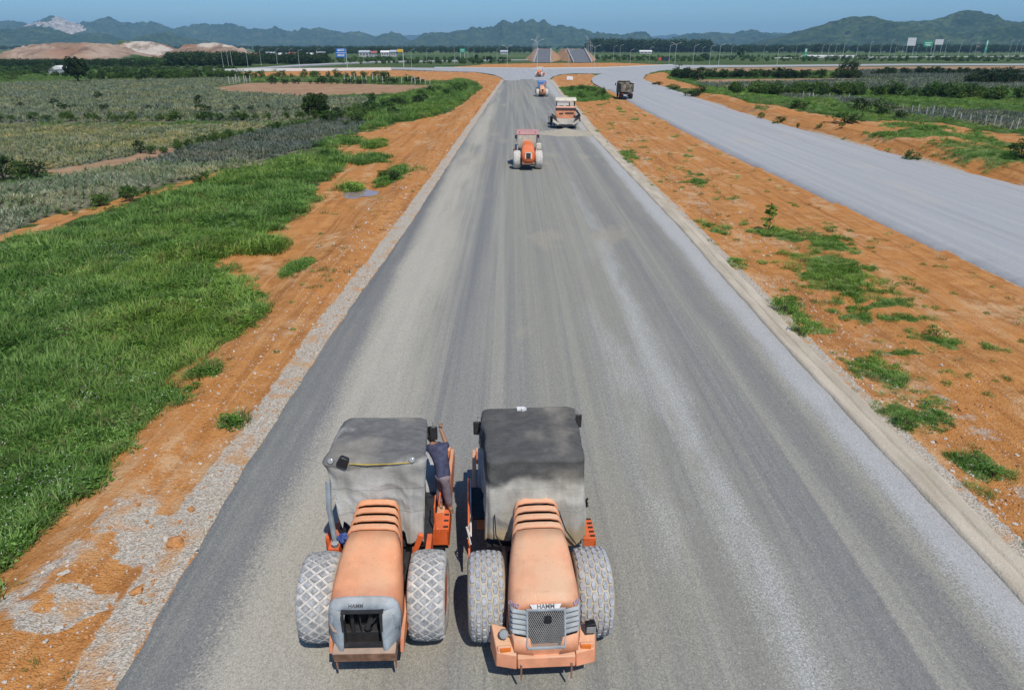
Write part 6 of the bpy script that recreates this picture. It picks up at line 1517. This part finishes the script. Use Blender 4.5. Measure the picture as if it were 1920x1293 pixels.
# loose stones: too many to count
def stones(name, n, fx, label, seed, smin, smax):
    r_ = np.random.default_rng(seed); x, y = fx(r_, n); s = r_.uniform(smin, smax, n) ** 1.0 * (.6 + .8 * r_.uniform(size=n) ** 4)
    k = ~in_road(x, y, 0); x, y, s = x[k], y[k], s[k]; n = len(x)
    rot = r_.uniform(0, 6.28, (n, 3)) * np.array([.1, .1, 1]); o = scatter(name, np.stack([x, y, hgt(x, y) + s * .1], 1), rot, np.stack([s, s, s], 1), r_.integers(0, 6, n), [bpy.data.objects.new('stone', m) for m in stone * 1 + clod])
    return tag(o, label, 'stones')
def fx1(r_, n):
    y = r_.uniform(5, 30, n) ** 1.0; return xr(y) + 1.2 + np.abs(r_.normal(0, 1.6, n)), y
def fx2(r_, n):
    y = r_.uniform(5, 32, n); return xl(y) - np.abs(r_.normal(.6, 1.8, n)), y
def fx3(r_, n):
    y = r_.uniform(30, 90, n); return np.where(r_.uniform(size=n) < .5, xr(y) + 1.3 + np.abs(r_.normal(0, 2.5, n)), xl(y) - 1 - np.abs(r_.normal(0, 1.5, n))), y
stones('loose_stones', 2600, fx1, 'loose pale stones strewn along the sandy shoulder', 1, .03, .10)
stones('loose_stones', 3200, fx2, 'loose stones and clay crumbs along the left gravel edge', 2, .025, .09)
stones('loose_stones', 1600, fx3, 'loose stones along both road edges further on', 3, .06, .16)
# shed with a white roof, houses
M_wallw = M_plain('white_render', (.44, .43, .41), .85, .2, .12, .5); M_red = M_plain('red_roof_tiles', (.36, .13, .09), .85, .2, .2, 1); M_grroof = M_plain('grey_metal_roof', (.45, .47, .50), .5, .4, .15, 1)
root = empty('shed', G(114, 139.5, -.5)); tag(root, 'low shed with a long white roof beside the lone tall tree', 'shed'); 
mb = MB(); mb.prism([(-3.6, 1.6), (0, 3.1), (3.6, 1.8)], 'y', -2, 2); mb.build('roof', M_white, root)
mb = MB(); mb.box((0, 0, .8), (6.6, 3.6, 1.6)); mb.build('wall', M_grey, root)
def house(loc, w_, d_, h, rz, label, roof):
    root = empty('house', loc, rz); tag(root, label, 'house')
    mb = MB(); mb.box((0, 0, h / 2), (w_, d_, h)); mb.build('wall', M_wallw, root)
    mb = MB(); mb.prism([(-d_ / 2 - .5, h), (0, h + d_ * .28), (d_ / 2 + .5, h), (d_ / 2 + .5, h - .15), (-d_ / 2 - .5, h - .15)], 'x', -w_ / 2 - .5, w_ / 2 + .5); mb.build('roof', roof, root)
    for k in range(3):
        mb = MB(); mb.box(((k - 1) * w_ * .3, -d_ / 2 - .02, h * .55), (w_ * .13, .1, h * .35)); mb.build('window' if k != 1 else 'door', M_dark, root)
side_w = ['leftmost', 'second', 'third', 'fourth', 'fifth', 'sixth', 'seventh', 'eighth', 'ninth', 'tenth']
for k, (px, Y_, w_, h, rf) in enumerate(((488, 545, 7, 3.6, M_red), (507, 560, 6, 4.2, M_grroof), (533, 570, 8, 3.4, M_white), (548, 555, 5, 4.0, M_red), (588, 575, 11, 3.4, M_white), (602, 560, 6, 4.4, M_grroof), (684, 720, 10, 4.2, M_grroof), (700, 735, 7, 3.6, M_red), (722, 760, 8, 3.8, M_white), (738, 740, 6, 4.4, M_grroof))):
    q = atY(px, 100, Y_); q.z = -.9; house(q, w_, 6, h, .1 * (k % 3 - 1), '%s pale house from the left in the far village below the hills' % side_w[k], rf)
house(G(1210, 101, -.9), 16, 6, 2.6, 0, 'long low white house below the tree row right of the overpass', M_white)
house(G(1826, 98, -.9), 14, 8, 7, .2, 'pale house with a red roof below the right hill', M_red)
house(G(945, 102, -.9), 9, 6, 3, .1, 'low pale house left of the overpass ramps', M_grroof)
# motorbike with rider far off by the roundabout
root = empty('motorbike', G(1276, 124.0, .06), R(70)); tag(root, 'tiny dark motorbike riding round the far right of the roundabout', 'motorbike')
for y_ in (-.62, .62):
    mb = MB(); mb.lathe([(-.05, .2), (-.05, .30), (.05, .30), (.05, .2)], (0, y_, .30), 'x', 16); mb.build('wheel', M_black, root)
mb = MB(); mb.tube([(0, -.62, .3), (0, -.2, .5), (0, .3, .45), (0, .62, .3)], .07, 6); mb.tube([(0, .62, .3), (0, .45, .95)], .04, 6); mb.box((0, -.25, .75), (.26, .8, .14)); mb.tube([(-.32, .4, 1.0), (.32, .4, 1.0)], .025, 6); mb.build('frame', M_dark, root, bevel=.02)
rp_ = empty('person', G(1276, 124.0, .06) + Vector((0, 0, .72)), R(70)); tag(rp_, 'rider in dark blue clothes on the tiny far motorbike', 'person')
skin_body('body', [(0, -.15, .10, .16), (0, -.10, .38, .17), (0, -.06, .58, .15), (0, -.04, .72, .06), (0, -.02, .88, .11), (-.14, .15, .05, .09), (-.16, .12, -.36, .07), (.14, .15, .05, .09), (.16, .12, -.36, .07), (-.22, 0, .50, .06), (-.30, .25, .36, .05), (-.30, .52, .32, .04), (.22, 0, .50, .06), (.30, .25, .36, .05), (.30, .52, .32, .04)], [(0, 1), (1, 2), (2, 3), (3, 4), (0, 5), (5, 6), (0, 7), (7, 8), (2, 9), (9, 10), (10, 11), (2, 12), (12, 13), (13, 14)], M_shirt, rp_)
skin_body('helmet', [(0, -.02, .86, .14), (0, -.02, .95, .13)], [(0, 1)], M_black, rp_)
